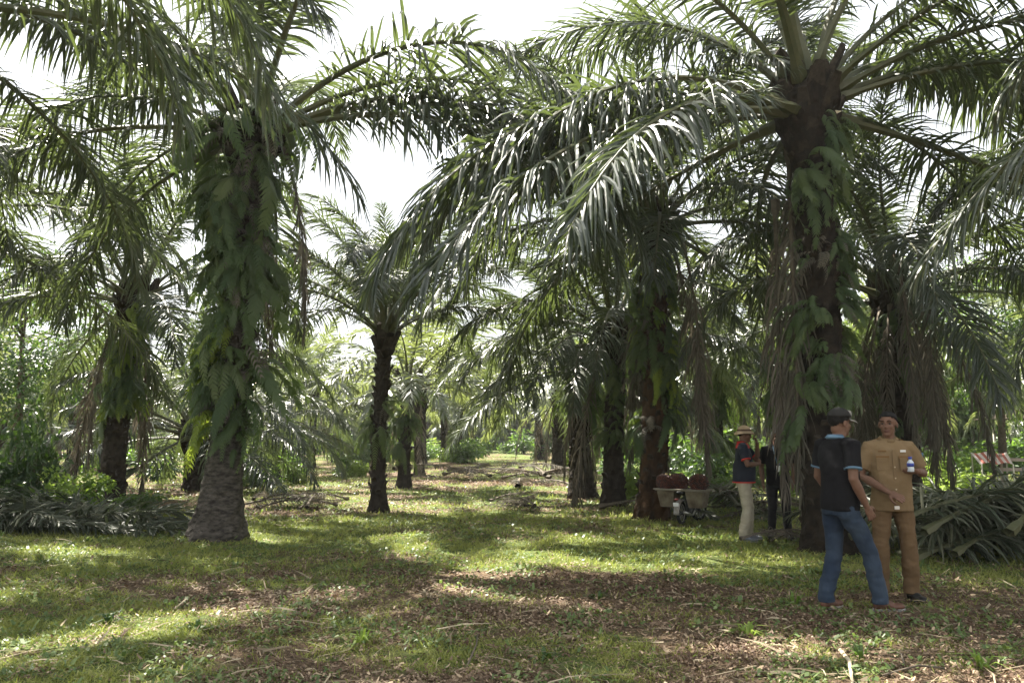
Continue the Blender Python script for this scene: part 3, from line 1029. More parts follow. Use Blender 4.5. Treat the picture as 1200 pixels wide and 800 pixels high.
# ------------------------------------------------------------------ leafy plants
def leaf_cloud(name, seed, n, size, radii, material, centre=(0, 0, 0), clumps=14, clump_r=0.3, aspect=0.45, droop=0.3, lobes=None):
    """many single leaves gathered into uneven clumps through a crown's volume"""
    g = np.random.default_rng(seed)
    cc = g.normal(0, 0.5, (clumps, 3))
    cc = cc / np.maximum(1, np.linalg.norm(cc, axis=1, keepdims=True)) * np.array(radii) + np.array(centre)
    w = g.random(clumps) + 0.3
    which = g.choice(clumps, n, p=w / w.sum())
    off = g.normal(0, 1, (n, 3))
    off = off / np.linalg.norm(off, axis=1, keepdims=True) * (g.random((n, 1)) ** 0.45)
    P = cc[which] + off * clump_r * np.array([1, 1, 0.75]) * (0.6 + 0.8 * w[which][:, None])
    D = norm(off * 0.8 + g.normal(0, 0.6, (n, 3)) + np.array([0, 0, -droop]))
    Wd = norm(np.cross(D, g.normal(0, 1, (n, 3)) * 0.7 + np.array([0, 0, 1.0])))
    N_ = np.cross(D, Wd)
    L = size * (0.5 + 0.8 * g.random(n))[:, None]
    a = Wd * L * aspect * 0.5
    V = np.stack([P, P + D * L * 0.45 + a + N_ * L * 0.08, P + D * L - np.array([0, 0, 0.15]) * L, P + D * L * 0.45 - a + N_ * L * 0.08, P + D * L * 0.5], 1)
    b = np.arange(n)[:, None] * 5
    q = np.concatenate([b + np.array([[0, 1, 4]]), b + np.array([[1, 2, 4]]), b + np.array([[2, 3, 4]]), b + np.array([[3, 0, 4]])])
    ti = np.clip(g.random(n) * 0.6 + (w[which] - 0.5) * 0.6, 0, 1)
    return np_mesh(name, V.reshape(-1, 3), None, q, mats=[M[material]], attr={'tint': ('FLOAT', np.repeat(ti, 5))})


def stems_mesh(name, seed, n, h, spread, r=0.012):
    g = random.Random(seed)
    mb = MB()
    for i in range(n):
        a = g.uniform(0, 6.28)
        e = Vector((math.cos(a), math.sin(a), 0)) * spread * g.uniform(0.3, 1)
        hh = h * g.uniform(0.6, 1)
        mb.tube([(0.0 + e.x * 0.08, e.y * 0.08, -0.05), (e.x * 0.4, e.y * 0.4, hh * 0.5), (e.x, e.y, hh)], [r, r * 0.7, r * 0.3], 5)
    return mb.mesh(name, M['wood'])


SHRUBS = {}


def shrub(loc, h, w, kind, label, seed, group=None, name='shrub', cat='shrub', n=900, size=0.13):
    key = (kind, seed % 3, n, size)
    if key not in SHRUBS:
        SHRUBS[key] = (leaf_cloud('foliage', 900 + seed, n, size, (0.42, 0.42, 0.42), kind, (0, 0, 0.52), 16, 0.2),
                       stems_mesh('stem', seed, 9, 0.8, 0.35))
    fm, sm = SHRUBS[key]
    e = empty(name, loc, (seed * 1.7) % 6.28, label, cat, group)
    link('foliage', fm, e, scale=(w, w, h))
    link('stem', sm, e, scale=(w, w, h))
    return e


def broad_tree(loc, H, cw, label, seed, kind='broad', group=None, n=7000, size=0.17, cz=0.62):
    g = random.Random(seed)
    e = empty('broadleaf_tree', loc, 0, label, 'tree', group)
    mb = MB()
    mb.tube([(0, 0, -0.2), (0.08, 0, H * 0.3), (-0.05, 0.1, H * 0.6), (0.05, 0, H * 0.9)], [0.14, 0.11, 0.07, 0.02], 8)
    for i in range(13):
        z = H * g.uniform(0.3, 0.85)
        a = g.uniform(0, 6.28)
        l = cw * g.uniform(0.5, 0.95)
        mb.tube([(0, 0, z), (math.cos(a) * l * 0.5, math.sin(a) * l * 0.5, z + l * 0.3), (math.cos(a) * l, math.sin(a) * l, z + l * 0.5)], [0.05, 0.03, 0.01], 5)
    link('trunk', mb.mesh('trunk', M['wood']), e)
    link('crown', leaf_cloud('crown', seed, n, size, (cw, cw, H * 0.42), kind, (0, 0, H * cz), 34, cw * 0.30), e)
    return e


broad_tree(G(862, 548) , 5.6, 1.5, 'slender broadleaf tree with light green leaves above the man in the bucket hat', 31, 'broad_light', n=5200, size=0.16)
broad_tree(W(1175, 540, 27), 6.5, 2.6, 'broadleaf tree behind the thatched hut', 33, 'broad', n=9000)
broad_tree(W(1120, 530, 44), 7.5, 3.2, 'taller pale green broadleaf tree beyond the striped awning', 34, 'broad_light', n=9000, size=0.22)
broad_tree(W(15, 545, 24), 6.5, 2.8, 'dark broadleaf tree at the left picture edge', 35, 'broad_dark', n=9000)
broad_tree(W(700, 530, 38), 6.0, 2.4, 'broadleaf tree glimpsed between the trunks left of the motorcycle', 36, 'broad', n=8000, size=0.2)
broad_tree(W(930, 530, 30), 6.0, 2.2, 'broadleaf tree behind the man in black shirt', 37, 'broad_light', n=7000, size=0.17)

# undergrowth shrubs one can tell apart
for i, (px, py, D, h, w, kind, lab) in enumerate((
        (30, 575, 14.2, 1.9, 1.0, 'broad_dark', 'tall dark bush at the left picture edge, wrapped by a light vine'),
        (66, 585, 13.8, 0.9, 0.8, 'broad_light', 'bright yellow-green bush right of the tall dark bush'),
        (8, 585, 13.9, 1.2, 1.2, 'broad_dark', 'deep green bush behind the left end of the cut fronds'),
        (100, 570, 15.0, 0.9, 1.0, 'broad_light', 'light bush just left of the dark leaning palm'),
        (165, 575, 15.5, 0.6, 1.0, 'broad', 'low bush between the dark leaning palm and the thick palm'),
        (1122, 548, 17.5, 0.8, 1.5, 'broad_light', 'sunlit yellow-green bush below the striped awning'),
        (1165, 556, 16.5, 0.62, 1.3, 'broad_light', 'sunlit bush right of the fern-smothered palm foot'),
        (1092, 552, 18.0, 1.0, 1.4, 'broad_light', 'sunlit bush just right of the man in khaki uniform'),
        (1205, 560, 15.5, 0.8, 1.0, 'broad', 'green bush at the right picture edge above the cut fronds'),
        (950, 560, 17.0, 1.0, 1.3, 'broad_light', 'light bush seen between the man in black and the mossy palm'),
        (846, 566, 18.0, 0.9, 1.2, 'broad', 'green bush right behind the motorcycle'),
        (742, 560, 20.0, 0.8, 1.2, 'broad_light', 'light bush between the draped palm and the rust-stained palm'))):
    p = W(px, py, D)
    shrub((p.x, p.y, tz(p.x, p.y) - 0.02), h, w, kind, lab, 40 + i)

g = random.Random(77)
k = 0
for i in range(150):
    y = g.uniform(24, 80)
    x = g.uniform(-0.72, 0.72) * y
    if abs(x + 0.02 * y) < 1.6 and y < 60: continue
    kind = g.choice(['broad', 'broad_light', 'broad_dark', 'broad'])
    s = g.uniform(0.6, 1.5) * (1 + (y - 24) / 70)
    shrub((x, y, tz(x, y) - 0.03), s, s * g.uniform(1.1, 1.7), kind, 'distant bush growing between the far rows of palms', 3 * g.randrange(3) + {'broad': 0, 'broad_light': 1, 'broad_dark': 2}[kind],
          group='distant bushes between the far palm rows', n=700, size=0.15)

# far wood closing the view: reads as one mass
vs = []
gw = np.random.default_rng(4)
n = 52000
y = 88 + 30 * gw.random(n)
x = (gw.random(n) * 2 - 1) * 0.95 * y
top = 6 + 7 * fbm(x, y * 0.3, 9, 61, 4)
z = top * gw.random(n) ** 0.8
P = np.stack([x, y, z], -1)
D = norm(gw.normal(0, 1, (n, 3)))
Wd = norm(np.cross(D, gw.normal(0, 1, (n, 3))))
V, q = strips(P, D, Wd, 0.9 + 0.8 * gw.random(n), 0.7 + 0.5 * gw.random(n), np.zeros((n, 3)), 0.3)
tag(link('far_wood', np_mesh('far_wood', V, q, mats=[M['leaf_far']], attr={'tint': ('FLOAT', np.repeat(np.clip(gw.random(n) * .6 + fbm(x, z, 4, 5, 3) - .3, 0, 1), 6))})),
    'far band of trees closing the view behind the palms', 'woodland', kind='stuff')


# ------------------------------------------------------------------ cut fronds lying in heaps
CUT = [make_frond('cut_frond', 22, 40, 600 + k, Lr=4.2, pairs=95, ll=1.0, wid=0.055, grav=0.32, messy=0.9, floor=-0.35, power=1.0, petiole=0.12,
                  side_bend=(10, -14, 4, 18)[k], mats=[M['cutleaf'], M['rachis']], gap=0.1) for k in range(4)]
CUT_FLAT = [make_frond('cut_frond', 9, 22, 610 + k, Lr=4.0, pairs=90, ll=0.85, wid=0.050, grav=0.22, messy=1.1, floor=-0.2, power=1.0, petiole=0.12,
                       side_bend=(10, -14, 4)[k], mats=[M['cutleaf'], M['rachis']], gap=0.12) for k in range(3)]
CUT_DEAD = [make_frond('dead_frond', 14, 30, 620 + k, Lr=3.0, pairs=60, ll=0.6, wid=0.032, grav=0.5, messy=0.6, floor=0.0, power=1.0, petiole=0.15,
                       side_bend=(16, -20, 5)[k], mats=[M['dead'], M['dead_rachis']], gap=0.25, rr=0.04) for k in range(3)]


def heap(px, py, D, n, spread, meshes, label, group, seed, az=(0, 6.28), z=0.5, sc=(0.7, 1.0), tilt=0.1, cat='palm frond', name='cut_frond'):
    g = random.Random(seed)
    c = W(px, py, D)
    for i in range(n):
        a = g.uniform(*az)
        x = c.x + g.uniform(-1, 1) * spread[0]
        y = c.y + g.uniform(-1, 1) * spread[1]
        s = g.uniform(*sc)
        x -= math.cos(a) * 1.7 * s
        y -= math.sin(a) * 1.7 * s
        o = link(name, g.choice(meshes), None, (x, y, tz(x, y) + z * i / n), (g.uniform(-.2, .2), g.uniform(-tilt, tilt * 0.4), a), s)
        tag(o, label, cat, group)


heap(1168, 640, 10.4, 11, (0.7, 0.5), CUT, 'cut green palm frond in the high heap right of the man in khaki', 'cut fronds heaped right of the men', 3, az=(-0.5, 0.7), z=0.55, sc=(0.65, 0.85))
heap(1120, 640, 11.3, 8, (0.7, 0.5), CUT, 'cut green palm frond in the high heap right of the man in khaki', 'cut fronds heaped right of the men', 5, az=(2.5, 3.9), z=0.5, sc=(0.6, 0.8))
heap(60, 612, 13.0, 11, (1.4, 0.45), CUT_FLAT, 'cut grey-green palm frond in the long low heap at the left', 'cut fronds in the left heap', 8, az=(-0.4, 0.4), z=0.16, sc=(0.6, 0.85), tilt=0.05)
heap(20, 600, 13.4, 9, (1.2, 0.5), CUT, 'cut grey-green palm frond in the long low heap at the left', 'cut fronds in the left heap', 9, az=(2.7, 3.5), z=0.12, sc=(0.5, 0.7))
heap(605, 590, 17.2, 8, (0.3, 0.3), CUT_DEAD, 'bleached dead frond in the small grey debris heap in the clearing', 'dead fronds in the debris heap', 12, z=0.25, sc=(0.35, 0.5), name='dead_frond')
heap(335, 588, 17.5, 8, (0.8, 0.4), CUT_DEAD, 'brown dead frond in the low heap between the thick and the slim palm', 'dead fronds between the two left palms', 14, z=0.2, sc=(0.4, 0.6), name='dead_frond')
heap(560, 540, 30, 9, (1.8, 1.2), CUT_DEAD, 'brown dead frond in the far heap across the clearing', 'dead fronds in the far heap', 15, z=0.5, sc=(0.7, 1.1), name='dead_frond')
heap(640, 545, 27, 8, (1.5, 1.0), CUT_DEAD, 'brown dead frond lying by the far row of trunks', 'dead fronds by the far row', 16, z=0.5, sc=(0.7, 1.1), name='dead_frond')
heap(1130, 560, 14.5, 7, (1.2, 0.5), CUT_DEAD, 'dry brown frond lying behind the high heap of green fronds', 'dry fronds behind the right heap', 18, z=0.35, sc=(0.6, 0.9), name='dead_frond')
heap(850, 585, 16.0, 8, (1.4, 0.6), CUT_DEAD + CUT_FLAT, 'frond lying in the tangle behind the motorcycle', 'fronds tangled behind the motorcycle', 19, z=0.4, sc=(0.5, 0.8))
heap(945, 600, 11.9, 5, (0.5, 0.3), CUT_DEAD, 'small dry frond lying at the mossy palm foot', 'dry fronds at the mossy palm foot', 20, z=0.1, sc=(0.3, 0.45), name='dead_frond')

# long dead fronds that hang from the near palms
for (px, py, D, sc, az, kk, lab) in ((924, 170, 11.3, 1.0, 4.33, 3, 'long pale dead frond hanging in front of the man in black'),
                                     (1050, 298, 12.6, 0.62, 4.7, 3, 'greyish dead frond hanging above the man in khaki'),
                                     (1078, 300, 12.6, 0.60, 4.5, 3, 'greyish dead frond hanging right of the head of the man in khaki'),

                                     (908, 235, 11.5, 0.86, 4.36, 3, 'shorter grey dead frond hanging left of the long pale one'),
                                     (932, 260, 11.5, 0.84, 4.30, 3, 'brown dead frond hanging right of the long pale one'),
                                     (800, 285, 14.2, 0.72, 5.3, 3, 'grey dead frond hanging right of the rust-stained trunk')):
    p = W(px, py, D)
    o = link('hanging_dead_frond', F_DEAD[kk], None, p, (0, R(3), az), sc)
    tag(o, lab, 'palm frond')


# ------------------------------------------------------------------ people
M['skin'] = mat('skin_brown', (0.135, 0.071, 0.046), 0.6, 0.25, (0.165, 0.088, 0.058), nscale=30)
M['lips'] = mat('lips', (0.10, 0.042, 0.034), 0.45, 0.4)
M['eyew'] = mat('eye_white', (0.09, 0.075, 0.07), 0.8, 0.05)
M['hair'] = mat('black_hair', (0.006, 0.005, 0.005), 0.7, 0.2, bump=0.5, bscale=160)
M['khaki_dark'] = mat('khaki_trouser_cloth', (0.115, 0.072, 0.037), 0.9, 0.1, (0.145, 0.092, 0.050), nscale=5, bump=0.25, bscale=18)
M['khaki_uniform'] = mat('khaki_uniform_cloth', (0.175, 0.118, 0.062), 0.9, 0.1, (0.215, 0.148, 0.082), nscale=5, bump=0.25, bscale=18)
M['uniform_dark'] = mat('khaki_uniform_trim', (0.17, 0.095, 0.04), 0.85, 0.2)
M['black_shirt'] = mat('black_shirt_cloth', (0.007, 0.007, 0.008), 0.9, 0.1, (0.012, 0.012, 0.014), nscale=5, bump=0.2, bscale=18)
M['blue_trim'] = mat('light_blue_trim', (0.10, 0.17, 0.24), 0.8, 0.2)
M['jeans'] = mat('blue_denim', (0.012, 0.022, 0.042), 0.85, 0.2, (0.045, 0.064, 0.092), nscale=3.2, bump=0.2, bscale=30, stretch=(1, 1, 0.6))
M['khaki_trousers'] = mat('pale_khaki_cloth', (0.33, 0.29, 0.21), 0.85, 0.2, (0.38, 0.34, 0.26), nscale=6, bump=0.2, bscale=20)
M['red_cloth'] = mat('red_cloth', (0.42, 0.035, 0.030), 0.8, 0.2)
M['navy'] = mat('dark_navy_cloth', (0.016, 0.020, 0.030), 0.85, 0.2, bump=0.2, bscale=20)
M['black_trousers'] = mat('black_trouser_cloth', (0.012, 0.012, 0.014), 0.85, 0.2)
M['cap'] = mat('grey_cap_cloth', (0.022, 0.021, 0.020), 0.85, 0.2)
M['cap_light'] = mat('pale_cap_brim', (0.22, 0.205, 0.18), 0.8, 0.2)
M['beige_hat'] = mat('beige_hat_cloth', (0.42, 0.31, 0.20), 0.85, 0.2, bump=0.2, bscale=50)
M['hat_band'] = mat('brown_hat_band', (0.10, 0.06, 0.04), 0.85, 0.2)
M['shoe_brown'] = mat('brown_leather', (0.13, 0.055, 0.032), 0.5, 0.4, (0.09, 0.04, 0.025), nscale=20)
M['shoe_black'] = mat('black_leather', (0.012, 0.012, 0.012), 0.4, 0.5)
M['shoe_grey'] = mat('grey_canvas', (0.16, 0.17, 0.20), 0.7, 0.3)
M['sole'] = mat('rubber_sole', (0.30, 0.29, 0.27), 0.8, 0.3)
M['white_plastic'] = mat('white_plastic', (0.72, 0.72, 0.70), 0.4, 0.5)
M['blue_plastic'] = mat('blue_plastic', (0.03, 0.05, 0.28), 0.4, 0.5)
M['metal'] = mat('steel', (0.55, 0.55, 0.55), 0.3, 0.5, metal=1.0)


def hand(mb, w, d, n, side, curl=0.35, s=1.0):
    w, d, n = Vector(w), Vector(d).normalized(), Vector(n)
    n = (n - d * n.dot(d)).normalized()
    t = d.cross(n).normalized() * side
    rot = Matrix((t, d, n)).transposed()
    mb.ell(w + d * 0.048 * s, (0.040 * s, 0.055 * s, 0.017 * s), 12, 8, rot=rot)
    mb.tube([w - d * 0.02, w + d * 0.03], [0.024 * s, 0.026 * s], 8)
    for k, (o, l) in enumerate(((0.030, 0.066), (0.0105, 0.076), (-0.0095, 0.070), (-0.029, 0.056))):
        p = w + (d * 0.080 + t * o) * s
        dd = (d + t * o * 3).normalized()
        pts = [p]
        c = curl * (1 + 0.15 * k)
        for j in range(3):
            p = p + dd * l * s * (0.42, 0.32, 0.26)[j]
            pts.append(p)
            ax = dd.cross(n).normalized()
            dd = (dd * math.cos(c) + n * math.sin(c)).normalized()
            n2 = n
        mb.tube(pts, [0.0095 * s, 0.009 * s, 0.0085 * s, 0.0065 * s], 8)
    p = w + (d * 0.025 + t * 0.030) * s
    pts = [p, p + (d * 0.022 + t * 0.024 + n * 0.008) * s, p + (d * 0.052 + t * 0.034 + n * 0.02) * s, p + (d * 0.074 + t * 0.030 + n * 0.03) * s]
    mb.tube(pts, [0.013 * s, 0.012 * s, 0.010 * s, 0.007 * s], 8)


def person(label, loc, rz, H, pose, top_m, leg_m, shoe_m, voxel=0.006, seed=1, belly=1.0, hatkind=None, sleeve_trim=None, hem=0.80, collar_m=None, group='men talking under the palms'):
    S = H / 1.70
    V_ = Vector
    J = dict(shR=(0.185, 0, 1.395), shL=(-0.185, 0, 1.395), hipR=(0.09, 0, 0.88), hipL=(-0.09, 0, 0.88))
    J.update(pose)
    for kk in list(J):
        if hasattr(J[kk], '__len__'): J[kk] = V_(J[kk])
    for s_, sg in (('R', 1), ('L', -1)):
        hp, an = J['hip' + s_], J['ank' + s_]
        if 'kn' + s_ not in J:
            J['kn' + s_] = (hp + an) / 2 + V_((0.0, 0.045, 0))
    lean = J.get('lean', V_((0, 0, 0)))

    # --- skin
    b = MB()
    b.rings_z([(0.84, 0.12, 0.09), (0.95, 0.15, 0.105), (1.08, 0.14, 0.10), (1.25, 0.155, 0.105), (1.36, 0.15, 0.095), (1.43, 0.09, 0.07), (1.46, 0.055, 0.055)], 18)
    nk = J['head'] + V_((0, -0.005, -0.09))
    b.tube([(0, -0.01, 1.38), (0, 0.0, 1.44), nk, nk + V_((0, 0, 0.08))], [0.065, 0.056, 0.054, 0.052], 14)
    for s_, sg in (('R', 1), ('L', -1)):
        sh, el, wr = J['sh' + s_], J['el' + s_], J['wr' + s_]
        b.tube([sh + V_((-0.03 * sg, 0, 0)), sh, sh.lerp(el, 0.45), el, el.lerp(wr, 0.3), el.lerp(wr, 0.7), wr], [0.05, 0.052, 0.048, 0.040, 0.042, 0.034, 0.025], 12)
        b.ell(el, (0.041,) * 3, 10, 6)
        hp, kn, an = J['hip' + s_], J['kn' + s_], J['ank' + s_]
        b.tube([hp, hp.lerp(kn, 0.4), kn, kn.lerp(an, 0.35), an.lerp(kn, 0.15), an + V_((0, 0, -0.02))], [0.08, 0.072, 0.052, 0.054, 0.038, 0.036], 12)
        b.ell(kn, (0.053,) * 3, 10, 6)
        # foot core
        tx = J['toe' + s_]
        b.tube([an + V_((0, 0, -0.03)), an + tx * 0.14 + V_((0, 0, -0.055))], [0.032, 0.028], 8)
        hd = J.get('hd' + s_, (wr - el).normalized())
        hn = J.get('hn' + s_, V_((-sg, 0, 0)))
        hand(b, wr, hd, hn, J.get('thumb' + s_, 1), J.get('curl' + s_, 0.35))
    hy = J.get('hyaw', 0.0)
    Rz = Matrix.Rotation(hy, 3, 'Z') @ Matrix.Rotation(J.get('hpitch', 0.0), 3, 'X')
    hc = J['head']

    def hp_(v): return hc + Rz @ V_(v)
    for c, r in (((0, -0.014, 0.030), (0.074, 0.094, 0.088)), ((0, 0.022, -0.035), (0.060, 0.066, 0.082)), ((0, 0.060, -0.088), (0.030, 0.028, 0.022)),
                 ((0, 0.094, -0.022), (0.015, 0.020, 0.014)), ((0, 0.086, 0.004), (0.009, 0.014, 0.026)), ((0, 0.066, 0.032), (0.052, 0.022, 0.013)),
                 ((0.078, -0.005, -0.008), (0.009, 0.020, 0.031)), ((-0.078, -0.005, -0.008), (0.009, 0.020, 0.031)),
                 ((0, 0.078, -0.052), (0.026, 0.013, 0.006)), ((0, 0.076, -0.064), (0.022, 0.013, 0.006)),
                 ((0.036, 0.056, -0.022), (0.024, 0.024, 0.022)), ((-0.036, 0.056, -0.022), (0.024, 0.024, 0.022)), ((0, -0.03, -0.05), (0.052, 0.05, 0.06))):
        b.ell(hp_(c), r, 14, 10, rot=Rz)
    me = b.remesh('person', [M['skin'], M['lips']], voxel, 2)
    # lips take their own tone
    RzT = Rz.transposed()
    for p_ in me.polygons:
        q_ = RzT @ (V_(p_.center) - hc)
        if abs(q_.x) < 0.024 and q_.y > 0.078 and -0.070 < q_.z < -0.047: p_.material_index = 1
    root = link('person', me, None, loc, (0, 0, rz), S)
    tag(root, label, 'person', group)
    for sg in (1, -1):
        e = MB(); e.ell((0, 0, 0), (0.0118,) * 3, 10, 8)
        eo = e.build('eye', M['eyew'], root, loc=hp_((0.031 * sg, 0.0630, 0.010)))
        e = MB(); e.ell((0, 0, 0), (0.0062, 0.004, 0.0062), 8, 6)
        e.build('iris', M['hair'], eo, loc=Rz @ V_((0, 0.0105, 0)), rot=(0, 0, hy))
        e = MB(); e.tube([V_((-0.019, 0, -0.002)), V_((0, 0.006, 0.003)), V_((0.019, 0, -0.002))], [0.003, 0.0045, 0.003], 6)
        e.build('eyebrow', M['hair'], root, loc=hp_((0.032 * sg, 0.083, 0.036)), rot=(0, 0, hy))

    def dome(c, r, pl_n, pl_d, name, m, parent, th=0.0):
        d_ = MB(); d_.ell((0, 0, 0), r, 28, 20)
        pn = V_(pl_n).normalized()
        kill = [v for v in d_.bm.verts if v.co.dot(pn) < pl_d]
        bmesh.ops.delete(d_.bm, geom=kill, context='VERTS')
        for v in d_.bm.verts:
            k_ = mnoise.noise(v.co * 40 + V_((seed, 0, 0))) * (0.003 if name == 'hair' else 0.001)
            v.co *= 1 + k_ / 0.08
            v.co = Rz @ v.co
        o_ = d_.build(name, m, parent, loc=hp_(c))
        so = o_.modifiers.new('thick', 'SOLIDIFY'); so.thickness = 0.004
        return o_
    dome((0, -0.018, 0.034), (0.0800, 0.099, 0.090), (0, -0.62, 1), -0.020 if hatkind is None else -0.035, 'hair', M['hair'], root)
    if hatkind == 'cap':
        c = dome((0, -0.012, 0.045), (0.090, 0.107, 0.092), (0, -0.02, 1), 0.0, 'cap', [M['cap']], root)
        br = MB()
        rr_ = []
        for j in range(5):
            y_ = j / 4
            row = []
            for i in range(11):
                u = i / 10 * 2 - 1
                ww = 0.080 * math.sqrt(max(0.0, 1 - (y_ * 0.92) ** 2.4)) + 0.004
                row.append(br.bm.verts.new(Rz @ V_((u * ww, 0.075 + 0.088 * y_ - 0.02 * u * u * (1 - y_), 0.006 - 0.022 * u * u - 0.014 * y_))))
            rr_.append(row)
        for r0, r1 in zip(rr_[:-1], rr_[1:]):
            for i in range(10): br.bm.faces.new((r0[i], r0[i + 1], r1[i + 1], r1[i]))
        bo = br.build('brim', M['cap_light'], c)
        so = bo.modifiers.new('t', 'SOLIDIFY'); so.thickness = 0.005
        fp = MB(); fp.ell((0, 0, 0), (0.052, 0.014, 0.045), 14, 8, rot=Rz)
        fp.build('front_panel', M['cap_light'], c, loc=Rz @ V_((0, 0.088, 0.035)))
        bt = MB(); bt.ell((0, 0, 0), (0.008, 0.008, 0.005))
        bt.build('button', M['cap_light'], c, loc=(0, 0, 0.092))
    if hatkind == 'bucket':
        c = dome((0, -0.012, 0.05), (0.092, 0.108, 0.095), (0, 0.0, 1), 0.0, 'hat', [M['beige_hat']], root)
        br = MB()
        r0 = br.ring(V_((0, 0, 0.012)), V_((1, 0, 0)), V_((0, 1, 0)), 0.092, 0.108, 28)
        r1 = br.ring(V_((0, 0, -0.022)), V_((1, 0, 0)), V_((0, 1, 0)), 0.125, 0.142, 28)
        r2 = br.ring(V_((0, 0, -0.040)), V_((1, 0, 0)), V_((0, 1, 0)), 0.142, 0.156, 28)
        for i, v in enumerate(r2): v.co.z += 0.012 * math.sin(i * 2 * PI / 28 * 2 + 1)
        br.skin([r0, r1, r2], False)
        bo = br.build('brim', M['beige_hat'], c)
        so = bo.modifiers.new('t', 'SOLIDIFY'); so.thickness = 0.004
        bd = MB()
        r0 = bd.ring(V_((0, 0, 0.008)), V_((1, 0, 0)), V_((0, 1, 0)), 0.0945, 0.1105, 28)
        r1 = bd.ring(V_((0, 0, 0.034)), V_((1, 0, 0)), V_((0, 1, 0)), 0.0895, 0.1045, 28)
        bd.skin([r0, r1], False)
        bd.build('hat_band', M['hat_band'], c)

    # --- upper garment
    sb = MB()
    k = belly
    sb.rings_z([(hem, 0.180, 0.128 * k), (hem + 0.07, 0.182, 0.130 * k, 0, 0.004), (hem + 0.17, 0.174, 0.128 * k, 0, 0.01), (hem + 0.27, 0.174, 0.130 * k, 0, 0.014),
                (1.20, 0.188, 0.128, 0, 0.01), (1.30, 0.196, 0.120, 0, 0.005), (1.37, 0.190, 0.105), (1.415, 0.150, 0.085, 0, -0.005), (1.445, 0.088, 0.070, 0, -0.005), (1.462, 0.066, 0.062)], 24)
    for s_, sg in (('R', 1), ('L', -1)):
        sh, el = J['sh' + s_], J['el' + s_]
        e2 = sh.lerp(el, J.get('slv', 0.78))
        sb.tube([sh + V_((-0.07 * sg, 0, 0.0)), sh + V_((-0.005 * sg, 0, -0.005)), sh.lerp(el, 0.35), e2], [0.074, 0.077, 0.073, 0.070], 16)
    sm = sb.remesh('shirt', [top_m], max(voxel, 0.0065), 5, 0.008, (0.8, 0.8, 1.0), seed)
    shirt = link('shirt', sm, root)
    if sleeve_trim:
        for s_, sg in (('R', 1), ('L', -1)):
            sh, el = J['sh' + s_], J['el' + s_]
            e2, e3 = sh.lerp(el, J.get('slv', 0.78) - 0.045), sh.lerp(el, J.get('slv', 0.78) + 0.012)
            tt = MB(); tt.tube([e2, e3], [0.073, 0.073], 20)
            tt.build('sleeve_trim', sleeve_trim, shirt)
    if collar_m:
        cb = MB()
        cc = V_((0, -0.004, 1.448))
        r0 = cb.ring(cc, V_((1, 0, 0)), V_((0, 1, 0)), 0.080, 0.078, 24)
        r1 = cb.ring(cc + V_((0, -0.006, 0.040)), V_((1, 0, 0)), V_((0, 1, 0)), 0.064, 0.064, 24)
        r2 = cb.ring(cc + V_((0, -0.002, 0.010)), V_((1, 0, 0)), V_((0, 1, 0)), 0.094, 0.090, 24)
        for rg, dzf in ((r0, 0.030), (r1, 0.038), (r2, 0.062)):
            for v in rg:
                f_ = max(0, v.co.y - cc.y) / 0.08
                v.co.z -= dzf * f_ ** 2
        cb.skin([r0, r1, r2], False)
        co = cb.build('collar', collar_m, shirt)
        so = co.modifiers.new('t', 'SOLIDIFY'); so.thickness = 0.004
    # --- trousers
    tb = MB()
    tb.rings_z([(0.80, 0.165, 0.115), (0.88, 0.172, 0.120), (0.94, 0.155, 0.105)], 22)
    for s_, sg in (('R', 1), ('L', -1)):
        hp, kn, an = J['hip' + s_], J['kn' + s_], J['ank' + s_]
        tb.tube([hp + V_((0, 0, 0.04)), hp + V_((0, 0, -0.06)), hp.lerp(kn, 0.5), kn, kn.lerp(an, 0.4), an + V_((0, -0.008, 0.05)), an + V_((0, 0.0, -0.025))],
                [0.088, 0.093, 0.084, 0.070, J.get('cuff', 0.062) + 0.004, J.get('cuff', 0.062), J.get('cuff', 0.062) + 0.002], 16)
    tm = tb.remesh('trousers', [leg_m], max(voxel, 0.0065), 5, 0.010, (0.8, 0.8, 1.5), seed + 3)
    link('trousers', tm, root)
    # --- shoes
    for s_, sg in (('R', 1), ('L', -1)):
        an, tx = J['ank' + s_], J['toe' + s_].normalized()
        sx = V_((tx.y, -tx.x, 0))
        rot = Matrix((sx, tx, V_((0, 0, 1)))).transposed()
        f = V_((an.x, an.y, 0))
        sh_ = MB()
        sh_.ell(f + tx * 0.125 + V_((0, 0, 0.032)), (0.046, 0.085, 0.032), 16, 10, rot=rot)
        sh_.ell(f + tx * 0.04 + V_((0, 0, 0.045)), (0.042, 0.085, 0.042), 16, 10, rot=rot)
        sh_.ell(f - tx * 0.025 + V_((0, 0, 0.045)), (0.036, 0.042, 0.050), 14, 8, rot=rot)
        so_ = link('shoe', sh_.remesh('shoe', [shoe_m], 0.006, 4), root)
        sl = MB()
        r0 = [sl.bm.verts.new(f + tx * (0.070 + 0.142 * math.sin(a)) + sx * (0.047 * math.cos(a) * (1.0 if math.sin(a) > 0 else 0.82)) + V_((0, 0, -0.004))) for a in [2 * PI * i / 24 for i in range(24)]]
        r1 = [sl.bm.verts.new(v.co + V_((0, 0, 0.022))) for v in r0]
        sl.skin([r0, r1])
        sl.build('sole', M['sole'] if shoe_m is not M['shoe_black'] else shoe_m, so_)
    return root, shirt, J, S


